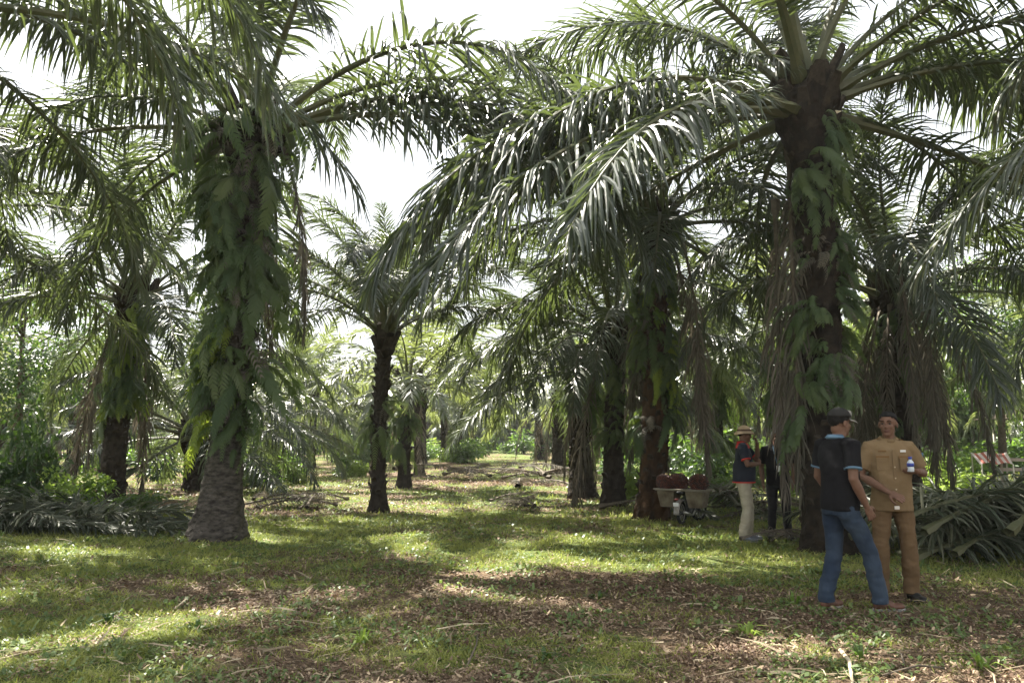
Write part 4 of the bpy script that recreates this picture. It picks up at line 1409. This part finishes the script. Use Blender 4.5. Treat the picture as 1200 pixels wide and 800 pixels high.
# man in the grey cap: profile to the right, back towards us
pA = G(990, 714)
manA, shirtA, JA, SA = person('man in grey cap, black polo shirt and blue jeans standing in profile', (pA.x, pA.y, pA.z + 0.005), R(-72), 1.70, dict(
    ankR=(0.10, 0.29, 0.085), knR=(0.11, 0.20, 0.475), ankL=(-0.10, -0.10, 0.085), knL=(-0.09, 0.0, 0.48), toeR=(0.3, 1, 0), toeL=(-0.25, 1, 0),
    elR=(0.235, -0.045, 1.115), wrR=(0.225, 0.085, 0.885), elL=(-0.235, -0.02, 1.12), wrL=(-0.20, 0.13, 0.92),
    hnR=(-1, 0.1, 0), hnL=(1, 0, 0), thumbR=1, thumbL=-1, curlR=0.45, curlL=0.4, head=(0, 0.045, 1.585), hyaw=R(-4), hpitch=R(-6), cuff=0.066, slv=0.72),
    M['black_shirt'], M['jeans'], M['shoe_brown'], seed=1, belly=1.02, hatkind='cap', sleeve_trim=M['blue_trim'], collar_m=M['blue_trim'], hem=0.84)

# man in khaki uniform: facing us, turned a little to the left
pB = G(1051, 698)
manB, shirtB, JB, SB = person('man in khaki uniform shirt and trousers holding a small bottle', (pB.x, pB.y, pB.z + 0.005), R(172), 1.72, dict(
    ankR=(0.135, 0.02, 0.085), ankL=(-0.125, 0.03, 0.085), knR=(0.125, 0.05, 0.48), knL=(-0.115, 0.055, 0.48), toeR=(0.35, 1, 0), toeL=(-0.3, 1, 0),
    shR=(0.170, 0, 1.378), shL=(-0.170, 0, 1.378), elR=(0.268, 0.015, 1.12), wrR=(0.085, 0.215, 0.975), elL=(-0.290, 0.0, 1.14), wrL=(-0.165, 0.235, 1.165),
    hdR=(-0.75, 0.45, -0.40), hnR=(-0.3, -0.6, -0.6), thumbR=-1, hdL=(0.85, 0.4, 0.05), hnL=(0.2, -0.45, 0.9), thumbL=1, curlR=0.25, curlL=0.55,
    head=(0, 0.02, 1.59), hyaw=R(-30), hpitch=R(-3), cuff=0.070, slv=0.80),
    M['khaki_uniform'], M['khaki_dark'], M['shoe_black'], seed=5, collar_m=M['khaki_uniform'], hem=0.80, belly=1.05)


def on_front(shirt, x, z, s, name, m, d=0.004, y=None, rotz=0.0, parent=None, depth=0.006):
    b = MB(); b.box((0, 0, 0), (s[0], depth, s[1]))
    # find the cloth surface in front of this spot
    ok, loc_, nrm_, _ = shirt.ray_cast(Vector((x, 0.6, z)), Vector((0, -1, 0)))
    p = Vector(loc_) + Vector((0, d, 0)) if ok else Vector((x, 0.14, z))
    o = b.build(name, m, parent or shirt, smooth=False, bevel=0.002, loc=p)
    if ok: o.rotation_euler = (0, 0, math.atan2(-nrm_[0], nrm_[1]))
    return o


bpy.context.view_layer.update()
for sx in (0.095, -0.095):
    on_front(shirtB, sx, 1.225, (0.105, 0.115), 'pocket', M['khaki_uniform'])
    on_front(shirtB, sx, 1.285, (0.112, 0.035), 'pocket_flap', M['uniform_dark'], d=0.008)
on_front(shirtB, 0.0, 1.11, (0.030, 0.50), 'placket', M['khaki_uniform'], d=0.003)
for z_ in (0.90, 1.0, 1.10, 1.20, 1.30):
    on_front(shirtB, 0.0, z_, (0.012, 0.012), 'button', M['cut'], d=0.008)
on_front(shirtB, 0.09, 1.345, (0.07, 0.016), 'name_tag', M['uniform_dark'], d=0.005)
on_front(shirtB, -0.09, 1.345, (0.055, 0.022), 'badge', M['metal'], d=0.005)
for sx in (1, -1):
    b = MB(); b.box((0, 0, 0), (0.12, 0.05, 0.008))
    b.build('epaulette', M['uniform_dark'], shirtB, smooth=False, bevel=0.002, loc=(0.135 * sx, -0.005, 1.436), rot=(0, 0.42 * sx, 0))
b = MB(); b.box((0, 0, 0), (0.008, 0.055, 0.06))
b.build('sleeve_patch', M['blue_trim'], shirtB, smooth=False, bevel=0.002, loc=(-0.272, 0.012, 1.30), rot=(0, -0.28, 0.5))
b = MB(); b.box((0, 0, 0), (0.045, 0.010, 0.032))
b.build('belt_buckle', M['metal'], manB, smooth=False, bevel=0.003, loc=(0, 0.142, 0.835))
# bottle in his left hand
wl = JB['wrL']
hand_c = wl + Vector((0.85, 0.4, 0.05)).normalized() * 0.085 + Vector((0, 0.02, 0.03))
wp = Matrix.Rotation(R(172), 3, 'Z') @ (hand_c * SB)
bo = empty('bottle', (pB.x + wp.x, pB.y + wp.y, pB.z + wp.z - 0.03), 0, 'small clear water bottle with blue cap in the hand of the man in khaki', 'bottle')
b = MB()
rr_ = [b.ring(Vector((0, 0, z_)), Vector((1, 0, 0)), Vector((0, 1, 0)), r_, r_, 16) for z_, r_ in ((0, 0.026), (0.004, 0.029), (0.03, 0.030), (0.045, 0.028), (0.06, 0.030), (0.085, 0.028), (0.105, 0.014), (0.118, 0.013))]
b.skin(rr_)
M['clear'] = mat('clear_plastic', (0.55, 0.60, 0.66), 0.15, 0.5)
b.build('bottle_body', M['clear'], bo)
b = MB(); b.tube([(0, 0, 0.112), (0, 0, 0.135)], 0.0165, 14)
b.build('cap', M['blue_plastic'], bo)
b = MB(); b.tube([(0, 0, 0.046), (0, 0, 0.078)], 0.0305, 16)
b.build('wrapper', M['blue_plastic'], bo)

# man in the bucket hat: arm folded, hand at the mouth
pC = G(874, 629)
manC, shirtC, JC, SC = person('man in beige bucket hat with one hand raised to his mouth', (pC.x, pC.y, pC.z + 0.005), R(-108), 1.66, dict(
    ankR=(0.15, -0.02, 0.085), ankL=(-0.14, 0.04, 0.085), toeR=(0.3, 1, 0), toeL=(-0.3, 1, 0),
    elR=(0.245, 0.07, 1.135), wrR=(0.03, 0.235, 1.145), elL=(-0.20, 0.20, 1.19), wrL=(-0.075, 0.215, 1.43),
    hdR=(-0.9, 0.15, 0.1), hnR=(0.1, -1, 0.1), thumbR=1, hdL=(0.35, -0.25, 0.9), hnL=(0.35, -0.9, -0.2), thumbL=1, curlR=0.4, curlL=0.6,
    head=(0, 0.035, 1.58), hyaw=R(8), hpitch=R(-8), cuff=0.072, slv=0.72),
    M['navy'], M['khaki_trousers'], M['shoe_grey'], voxel=0.007, seed=9, belly=1.3, hatkind='bucket', sleeve_trim=M['red_cloth'], collar_m=M['red_cloth'], hem=0.86)
# red yoke over the shoulders
b = MB()
b.rings_z([(1.372, 0.196, 0.112, 0, 0.0), (1.42, 0.158, 0.092, 0, -0.005), (1.452, 0.094, 0.076, 0, -0.005)], 28)
for sg in (1, -1):
    b.ell((0.150 * sg, 0, 1.385), (0.085, 0.080, 0.050), 16, 10)
yk = b.remesh('shoulder_panel', [M['red_cloth']], 0.008, 3)
link('shoulder_panel', yk, shirtC, loc=(0, 0, 0.006))
b = MB(); b.rings_z([(0.858, 0.186, 0.172), (0.878, 0.187, 0.173)], 28)
b.build('red_hem', M['red_cloth'], shirtC, smooth=False)

# man in black, head hidden behind the hanging fronds
pD = G(922, 629)
manD, shirtD, JD, SD = person('man in black shirt and trousers with a lanyard, head hidden by hanging fronds', (pD.x, pD.y + 0.3, pD.z + 0.005), R(168), 1.62, dict(
    ankR=(0.12, 0.0, 0.085), ankL=(-0.12, 0.03, 0.085), toeR=(0.3, 1, 0), toeL=(-0.3, 1, 0),
    elR=(0.245, -0.02, 1.11), wrR=(0.235, 0.07, 0.86), elL=(-0.25, -0.03, 1.12), wrL=(-0.22, 0.10, 0.88),
    hnR=(-1, 0.1, 0), hnL=(1, 0, 0), thumbR=1, thumbL=-1, head=(0, 0.03, 1.585), hyaw=R(15), slv=0.75),
    M['black_shirt'], M['black_trousers'], M['shoe_black'], voxel=0.007, seed=13, collar_m=M['black_shirt'], hem=0.84)
b = MB()
b.tube([(0.06, 0.075, 1.45), (0.05, 0.14, 1.33), (0.012, 0.160, 1.15)], 0.007, 6)
b.tube([(-0.06, 0.075, 1.45), (-0.05, 0.14, 1.33), (-0.012, 0.160, 1.15)], 0.007, 6)
lo = b.build('lanyard', M['blue_trim'], manD)
b = MB(); b.box((0, 0, 0), (0.065, 0.006, 0.095))
b.build('badge', M['white_plastic'], lo, smooth=False, bevel=0.002, loc=(0, 0.170, 1.10))

# ------------------------------------------------------------------ motorcycle with fruit carrier
M['tyre'] = mat('black_rubber', (0.012, 0.012, 0.012), 0.8, 0.3, bump=0.3, bscale=90)
M['chrome'] = mat('dull_chrome', (0.55, 0.53, 0.50), 0.28, 0.5, metal=1.0)
M['engine'] = mat('dark_engine_metal', (0.06, 0.06, 0.06), 0.5, 0.5, metal=0.6, bump=0.4, bscale=60)
M['bike_black'] = mat('black_paint', (0.012, 0.012, 0.014), 0.3, 0.5)
M['bike_red'] = mat('dark_red_paint', (0.16, 0.02, 0.018), 0.3, 0.5)
M['tub'] = mat('cream_painted_board', (0.20, 0.17, 0.115), 0.75, 0.3, (0.085, 0.062, 0.040), nscale=4, bump=0.3, bscale=25)
M['tub_wood'] = mat('grey_plank', (0.30, 0.27, 0.22), 0.85, 0.2, (0.20, 0.17, 0.13), nscale=12, stretch=(1, 6, 6))
M['fruit'] = mat('palm_fruit', (0.025, 0.010, 0.009), 0.4, 0.5, (0.26, 0.055, 0.018), attr='tint')
M['fruit_stalk'] = mat('fruit_stalk', (0.40, 0.30, 0.14), 0.8, 0.2)
BS = 0.70
M['grey_plastic'] = mat('scuffed_grey_plastic', (0.36, 0.35, 0.33), 0.5, 0.4, (0.16, 0.13, 0.10), nscale=9)
M['seat'] = mat('black_vinyl', (0.02, 0.02, 0.02), 0.5, 0.4)

pr = G(799, 611)
pf = Vector((pr.x + 0.66, pr.y + 1.02, 0))
ang = math.atan2(pf.y - pr.y, pf.x - pr.x)
bike = empty('motorcycle', (pr.x, pr.y, tz(pr.x, pr.y) + 0.005), ang, 'motorcycle loaded with a cream pannier carrier, parked under the rust-stained palm', 'motorcycle')
bike.scale = (BS, BS, BS)
WR = 0.29
for nm_x, steer in ((0.0, 0), (1.22, R(-22))):
    b = MB(); b.torus((0, 0, 0), (0, 1, 0), WR - 0.038, 0.042, 36, 10)
    wheel = b.build('wheel', M['tyre'], bike, loc=(nm_x, 0, WR), rot=(0, 0, steer))
    b = MB(); b.torus((0, 0, 0), (0, 1, 0), WR - 0.075, 0.013, 36, 8)
    b.build('rim', M['chrome'], wheel)
    b = MB()
    for i in range(18):
        a = 2 * PI * i / 18
        b.tube([(0.03 * math.cos(a + .5), 0.02 * (-1) ** i, 0.03 * math.sin(a + .5)), ((WR - 0.08) * math.cos(a), 0, (WR - 0.08) * math.sin(a))], 0.0028, 5)
    b.build('spokes', M['chrome'], wheel)
    b = MB(); b.tube([(0, -0.06, 0), (0, 0.06, 0)], [0.045, 0.045], 14); b.tube([(0, -0.09, 0), (0, 0.09, 0)], 0.012, 8)
    b.build('hub', M['engine'], wheel)
# frame
b = MB()
for y_ in (-0.085, 0.085):
    b.tube([(0, y_, WR), (0.30, y_, 0.52), (0.55, y_ * 0.6, 0.62), (0.98, 0, 0.80)], 0.016, 8)
    b.tube([(0, y_, WR), (0.38, y_, 0.30), (0.70, y_, 0.26), (0.95, 0, 0.72)], 0.016, 8)
    b.tube([(0, y_ * 1.25, WR), (0.10, y_ * 1.25, 0.62)], [0.026, 0.022], 10)
b.build('frame', M['bike_black'], bike)
b = MB()
for y_ in (-0.085, 0.085):
    b.tube([(0, y_, 0), (-0.20, y_, 0.52)], [0.020, 0.024], 10)
fk = b.build('fork', M['chrome'], bike, loc=(1.22, 0, WR), rot=(0, 0, R(-22)))
b = MB(); b.tube([(-0.30, -0.36, 0.78), (-0.27, -0.14, 0.72), (-0.22, 0, 0.66), (-0.27, 0.14, 0.72), (-0.30, 0.36, 0.78)], 0.012, 8)
b.build('handlebar', M['chrome'], fk)
b = MB(); b.ell((-0.12, 0, 0.58), (0.06, 0.085, 0.085)); b.build('headlight', M['white_plastic'], fk)
b = MB()
rows = []
for i in range(11):
    a = R(20 + 150 * i / 10)
    rows.append([b.bm.verts.new(((WR + 0.035) * math.cos(a), y_, (WR + 0.035 - abs(y_) * 0.35) * math.sin(a))) for y_ in (-0.065, -0.03, 0.03, 0.065)])
for r0, r1 in zip(rows[:-1], rows[1:]):
    for i in range(3): b.bm.faces.new((r0[i], r0[i + 1], r1[i + 1], r1[i]))
fo = b.build('front_mudguard', M['white_plastic'], fk); fo.modifiers.new('t', 'SOLIDIFY').thickness = 0.004
b = MB()
rows = []
for i in range(12):
    a = R(70 + 115 * i / 11)
    rows.append([b.bm.verts.new(((WR + 0.06) * math.cos(a), y_, (WR + 0.06 - abs(y_) * 0.4) * math.sin(a))) for y_ in (-0.075, -0.035, 0.035, 0.075)])
for r0, r1 in zip(rows[:-1], rows[1:]):
    for i in range(3): b.bm.faces.new((r0[i], r0[i + 1], r1[i + 1], r1[i]))
fo = b.build('rear_mudguard', M['grey_plastic'], bike, loc=(0, 0, WR)); fo.modifiers.new('t', 'SOLIDIFY').thickness = 0.004
b = MB(); b.box((-0.37, 0, 0.52), (0.012, 0.14, 0.09)); b.build('number_plate', M['white_plastic'], bike, smooth=False, bevel=0.003, rot=(0, 0, 0))
b = MB(); b.ell((-0.33, 0, 0.64), (0.035, 0.06, 0.03)); b.build('tail_light', M['bike_red'], bike)
b = MB()
b.ell((0.58, 0, 0.38), (0.17, 0.12, 0.13)); b.ell((0.66, 0, 0.50), (0.08, 0.09, 0.12)); b.box((0.45, 0, 0.33), (0.26, 0.20, 0.16))
for k_ in range(5): b.box((0.67, 0, 0.43 + 0.035 * k_), (0.19, 0.19, 0.010))
b.build('engine', M['engine'], bike)
b = MB(); b.ell((0.78, 0, 0.76), (0.22, 0.13, 0.10), 18, 12); b.build('fuel_tank', M['bike_red'], bike)
b = MB(); b.tube([(0.60, 0, 0.77), (0.35, 0, 0.76), (0.05, 0, 0.79), (-0.18, 0, 0.80)], [0.10, 0.12, 0.12, 0.07], 14, flat=0.42, up=(0, 0, 1)); b.build('seat', M['seat'], bike)
b = MB(); b.tube([(0.62, -0.12, 0.30), (0.35, -0.16, 0.22), (0.0, -0.17, 0.27), (-0.25, -0.17, 0.33)], [0.02, 0.024, 0.042, 0.045], 12); b.build('exhaust', M['chrome'], bike)
b = MB(); b.tube([(0.42, 0.08, 0.24), (0.36, 0.26, 0.02)], 0.010, 8); b.build('kickstand', M['engine'], bike)
for y_ in (-1, 1):
    b = MB(); b.tube([(0.86, 0.33 * y_, 0.97), (0.83, 0.36 * y_, 1.10)], 0.006, 6); b.ell((0.83, 0.37 * y_, 1.14), (0.012, 0.055, 0.035)); b.build('mirror', M['bike_black'], bike)
# carrier: a cross board and a tapering cream box on each side
b = MB()
b.box((0.18, 0, 0.845), (0.62, 1.30, 0.030)); 
carrier = b.build('cargo_carrier', M['tub_wood'], bike, smooth=False, bevel=0.004)
for y_ in (-0.36, 0.38):
    b = MB()
    w0, w1, l0, l1 = (0.17, 0.23, 0.20, 0.29)
    o_ = [b.bm.verts.new((0.18 + sx * l1, y_ + sy * w1, 0.825)) for sx, sy in ((-1, -1), (1, -1), (1, 1), (-1, 1))]
    i_ = [b.bm.verts.new((0.18 + sx * l0, y_ * 1.0 + sy * w0, 0.42)) for sx, sy in ((-1, -1), (1, -1), (1, 1), (-1, 1))]
    b.skin([i_, o_], True)
    for t_ in (-0.5, 0.1, 0.6):
        pass
    b.build('pannier', M['tub'], carrier, smooth=False, bevel=0.012)
b = MB()
for (p0, p1) in (((-0.15, -0.67), (0.51, -0.67)), ((-0.15, 0.67), (0.51, 0.67)), ((-0.15, -0.67), (-0.15, 0.67)), ((0.51, -0.67), (0.51, 0.67))):
    b.tube([(p0[0], p0[1], 0.868), (p1[0], p1[1], 0.868)], 0.018, 6)
b.build('rim_rail', M['tub_wood'], carrier)


def fruit_bunch_mesh(seed, R0=0.21):
    g = np.random.default_rng(seed)
    Vs, Qs, Tn = [], [], []
    base = 0
    n = 320
    for i in range(n):
        z = 1 - 2 * (i + 0.5) / n
        a = i * 2.39996
        rr = math.sqrt(1 - z * z)
        d = np.array([rr * math.cos(a), rr * math.sin(a), z * 1.0])
        c = d * np.array([R0, R0, R0 * 0.85]) * g.uniform(0.92, 1.06)
        t1 = np.cross(d, [0.3, 0.2, 1.0]); t1 /= np.linalg.norm(t1)
        t2 = np.cross(d, t1)
        s = 0.026 * g.uniform(0.85, 1.15)
        ring = [c - d * 0.01 + (t1 * math.cos(k) + t2 * math.sin(k)) * s for k in np.arange(6) * PI / 3]
        ring2 = [c + d * 0.018 + (t1 * math.cos(k) + t2 * math.sin(k)) * s * 0.75 for k in np.arange(6) * PI / 3]
        Vs += ring + ring2 + [c + d * 0.042]
        for k in range(6):
            Qs.append((base + k, base + (k + 1) % 6, base + 6 + (k + 1) % 6, base + 6 + k))
            Qs.append((base + 6 + k, base + 6 + (k + 1) % 6, base + 12, base + 12))
        tf = g.random() ** 1.1
        Tn += [tf * 0.9] * 6 + [tf * 0.5] * 6 + [0.0]
        base += 13
    quads = [q for q in Qs if q[2] != q[3]]
    tris = [q[:3] for q in Qs if q[2] == q[3]]
    return np_mesh('palm_fruit_bunch', np.array(Vs), np.array(quads), np.array(tris), mats=[M['fruit']], smooth=True, attr={'tint': ('FLOAT', np.array(Tn))})


Rb = Matrix.Rotation(ang, 3, 'Z')
fbm_mesh = [fruit_bunch_mesh(3), fruit_bunch_mesh(4)]
for i, (lx, ly, lz, s_, lab) in enumerate(((0.10, 0.47, 1.05, 0.95, 'leftmost palm fruit bunch on the motorcycle carrier'),
                                           (0.22, 0.12, 1.06, 1.0, 'reddish palm fruit bunch lying in the middle of the motorcycle carrier'),
                                           (0.12, -0.42, 1.05, 1.05, 'rightmost brown palm fruit bunch on the motorcycle carrier'),
                                           (0.42, 0.35, 1.04, 0.9, 'palm fruit bunch at the back of the carrier, behind the two left ones'))):
    p = Rb @ Vector((lx, ly, 0))
    o = link('palm_fruit_bunch', fbm_mesh[i % 2], None, (pr.x + p.x * BS, pr.y + p.y * BS, tz(pr.x, pr.y) + lz * BS - 0.008), (0.3 * i, 0.2, i * 1.3), s_ * BS)
    tag(o, lab, 'fruit bunch', 'palm fruit bunches on the carrier')
    b = MB(); b.tube([(0.0, 0, 0.12), (0.01, 0.01, 0.24)], [0.05, 0.035], 8)
    b.build('stalk', M['fruit_stalk'], o)
    if i == 0: pass

# ------------------------------------------------------------------ hut, awning and rails at the far right
M['thatch'] = mat('dark_thatch', (0.025, 0.02, 0.016), 0.95, 0.1, (0.055, 0.042, 0.032), nscale=12, bump=0.8, bscale=30)
M['pale_wood'] = mat('pale_painted_wood', (0.55, 0.52, 0.42), 0.7, 0.3, (0.42, 0.38, 0.30), nscale=10)
M['white_cloth'] = mat('white_awning_cloth', (0.42, 0.37, 0.34), 0.8, 0.2)
M['red_stripe'] = mat('red_awning_stripe', (0.30, 0.10, 0.075), 0.8, 0.2)
M['rail'] = mat('weathered_rail', (0.26, 0.20, 0.17), 0.85, 0.2, (0.36, 0.29, 0.25), nscale=8)

ph = W(1196, 540, 30)
zt = tz(ph.x, ph.y)
hut = empty('hut', (ph.x + 0.6, ph.y, zt), 0, 'open hut with dark thatched roof on pale posts at the right picture edge', 'hut')
b = MB()
r0 = [b.bm.verts.new(v) for v in ((-1.5, -1.4, 2.15), (2.4, -1.4, 2.15), (2.4, 1.4, 2.15), (-1.5, 1.4, 2.15))]
r1 = [b.bm.verts.new(v) for v in ((-0.4, -0.05, 2.6), (1.4, -0.05, 2.6), (1.4, 0.05, 2.6), (-0.4, 0.05, 2.6))]
b.skin([r0, r1])
b.build('roof', M['thatch'], hut, smooth=False, bevel=0.04)
for (x, y) in ((-0.85, -1.1), (1.9, -1.1), (1.9, 1.1), (-0.85, 1.1), (0.2, -1.1)):
    b = MB(); b.tube([(x, y, -0.1), (x, y, 2.2)], 0.05, 8); b.build('post', M['pale_wood'], hut)
b = MB()
b.box((-0.32, -1.1, 0.95), (1.0, 0.05, 0.06)); b.box((-0.32, -1.1, 1.55), (1.0, 0.05, 0.06))
b.build('rail', M['pale_wood'], hut, smooth=False)
b = MB(); b.tube([(-0.85, -1.1, 1.7), (-0.35, -1.15, 1.25), (0.2, -1.1, 1.05)], 0.03, 6)
b.build('brace', M['pale_wood'], hut)

pa = W(1164, 540, 25)
za = tz(pa.x, pa.y)
aw = empty('awning', (pa.x, pa.y, za), R(-8), 'small red and white striped awning in front of the thatched hut', 'awning')
b = MB()
Lw = 1.05
NS = 11
slab = []
for i in range(NS + 1):
    x = -Lw / 2 + Lw * i / NS
    sk = -0.12 * (1 if x < 0 else 1)
    slab.append((b.bm.verts.new((x * 1.02 + 0.0, 0.30, 1.10 - 0.03 * math.sin(i * 0.9))), b.bm.verts.new((x * 0.9 + sk * 0.5, -0.35, 0.78 - 0.03 * math.cos(i * 1.1)))))
for i in range(NS):
    f = b.bm.faces.new((slab[i][0], slab[i][1], slab[i + 1][1], slab[i + 1][0]))
    f.material_index = i % 2
ao = b.build('cloth', [M['white_cloth'], M['red_stripe']], aw, smooth=False)
ao.modifiers.new('t', 'SOLIDIFY').thickness = 0.01
for (x, y, z) in ((-0.5, 0.28, 1.08), (0.5, 0.28, 1.08), (-0.48, -0.33, 0.78), (0.42, -0.33, 0.78)):
    b = MB(); b.tube([(x, y, -0.1), (x, y, z - 0.02)], 0.022, 8); b.build('pole', M['pale_wood'], aw)

pf_ = W(1196, 540, 25)
fe = empty('fence', (pf_.x - 0.3, pf_.y, tz(pf_.x, pf_.y)), R(5), 'weathered two-rail wooden fence right of the striped awning', 'fence')
for z_ in (0.55, 0.85):
    b = MB(); b.box((0.9, 0, z_), (2.6, 0.04, 0.10)); b.build('rail', M['rail'], fe, smooth=False, bevel=0.006)
for x in (-0.3, 0.8, 1.9):
    b = MB(); b.box((x, 0.045, 0.48), (0.09, 0.045, 1.1)); b.build('post', M['rail'], fe, smooth=False, bevel=0.006)

# ------------------------------------------------------------------ small plants and sticks in the foreground
def weed_mesh(seed, n=16, L=0.22, w=0.022, kind='broad_light', spread=0.9):
    g = np.random.default_rng(seed)
    az = g.random(n) * 2 * PI
    ti = g.random(n) * spread + 0.15
    D = np.stack([np.cos(az) * np.sin(ti), np.sin(az) * np.sin(ti), np.cos(ti)], -1)
    Wd = np.stack([-np.sin(az), np.cos(az), 0 * az], -1)
    P = np.stack([np.cos(az), np.sin(az), 0 * az - 0.5], -1) * 0.02
    LL = L * (0.6 + 0.6 * g.random(n))
    V, q = strips(P, D, Wd, LL, w * (0.7 + 0.6 * g.random(n)), np.stack([np.cos(az) * .3, np.sin(az) * .3, -0.35 + 0 * az], -1))
    return np_mesh('weed', V, q, mats=[M[kind]], attr={'tint': ('FLOAT', np.repeat(g.random(n), 6))})


for i, (px, py, k_, L, lab) in enumerate((
        (423, 752, 'broad_light', 0.20, 'bright green leafy weed near the bottom edge, left of the centre'),
        (878, 745, 'broad_light', 0.17, 'light green tuft between the brown litter and the man in jeans'),
        (1150, 782, 'broad_light', 0.17, 'yellow-green tuft at the bottom right corner'),
        (130, 730, 'broad_dark', 0.16, 'dark withered weed on the left grass'),
        (700, 700, 'broad', 0.13, 'small green weed in the middle of the brown litter'),
        (930, 705, 'broad_light', 0.18, 'upright weed just left of the jeans'),
        (500, 700, 'straw', 0.13, 'dry brown weed standing in the litter'),
        (230, 738, 'broad', 0.13, 'green weed on the shaded grass at lower left'),
        (1010, 770, 'broad', 0.15, 'green weed right of the pale stalk'),
        (640, 770, 'broad', 0.12, 'small green weed near the bottom edge, right of the centre'),
        (330, 700, 'straw', 0.14, 'pale dry tuft in front of the thick palm'))):
    p = G(px, py)
    tag(link('weed', weed_mesh(i, 20, L, 0.024, k_), None, p), lab, 'weed')

for i, (x0, y0, x1, y1, r_, m_, lab) in enumerate((
        (985, 765, 1000, 812, 0.014, 'cut', 'thick pale cut stalk lying near the bottom edge below the jeans'),
        (1035, 795, 1110, 788, 0.008, 'straw_t', 'thin curved pale twig at the bottom right'),
        (1062, 790, 1045, 765, 0.006, 'straw_t', 'short pale twig above the curved one'),
        (205, 715, 222, 700, 0.008, 'cut', 'short white stick on the left grass'),
        (545, 790, 560, 745, 0.007, 'straw_t', 'thin upright-looking dry stem near the bottom edge'))):
    a, c = G(x0, y0), G(x1, y1)
    if m_ == 'straw_t': mm_ = M['dead_rachis']
    else: mm_ = M[m_]
    mid = (a + c) / 2 + Vector((0.03, 0.02, 0.05))
    b = MB(); b.tube([Vector((0, 0, 0.015)), mid - a, c - a + Vector((0, 0, 0.02))], [r_, r_ * 0.9, r_ * 0.5], 8)
    tag(b.build('stick', mm_, None, loc=a), lab, 'stick')
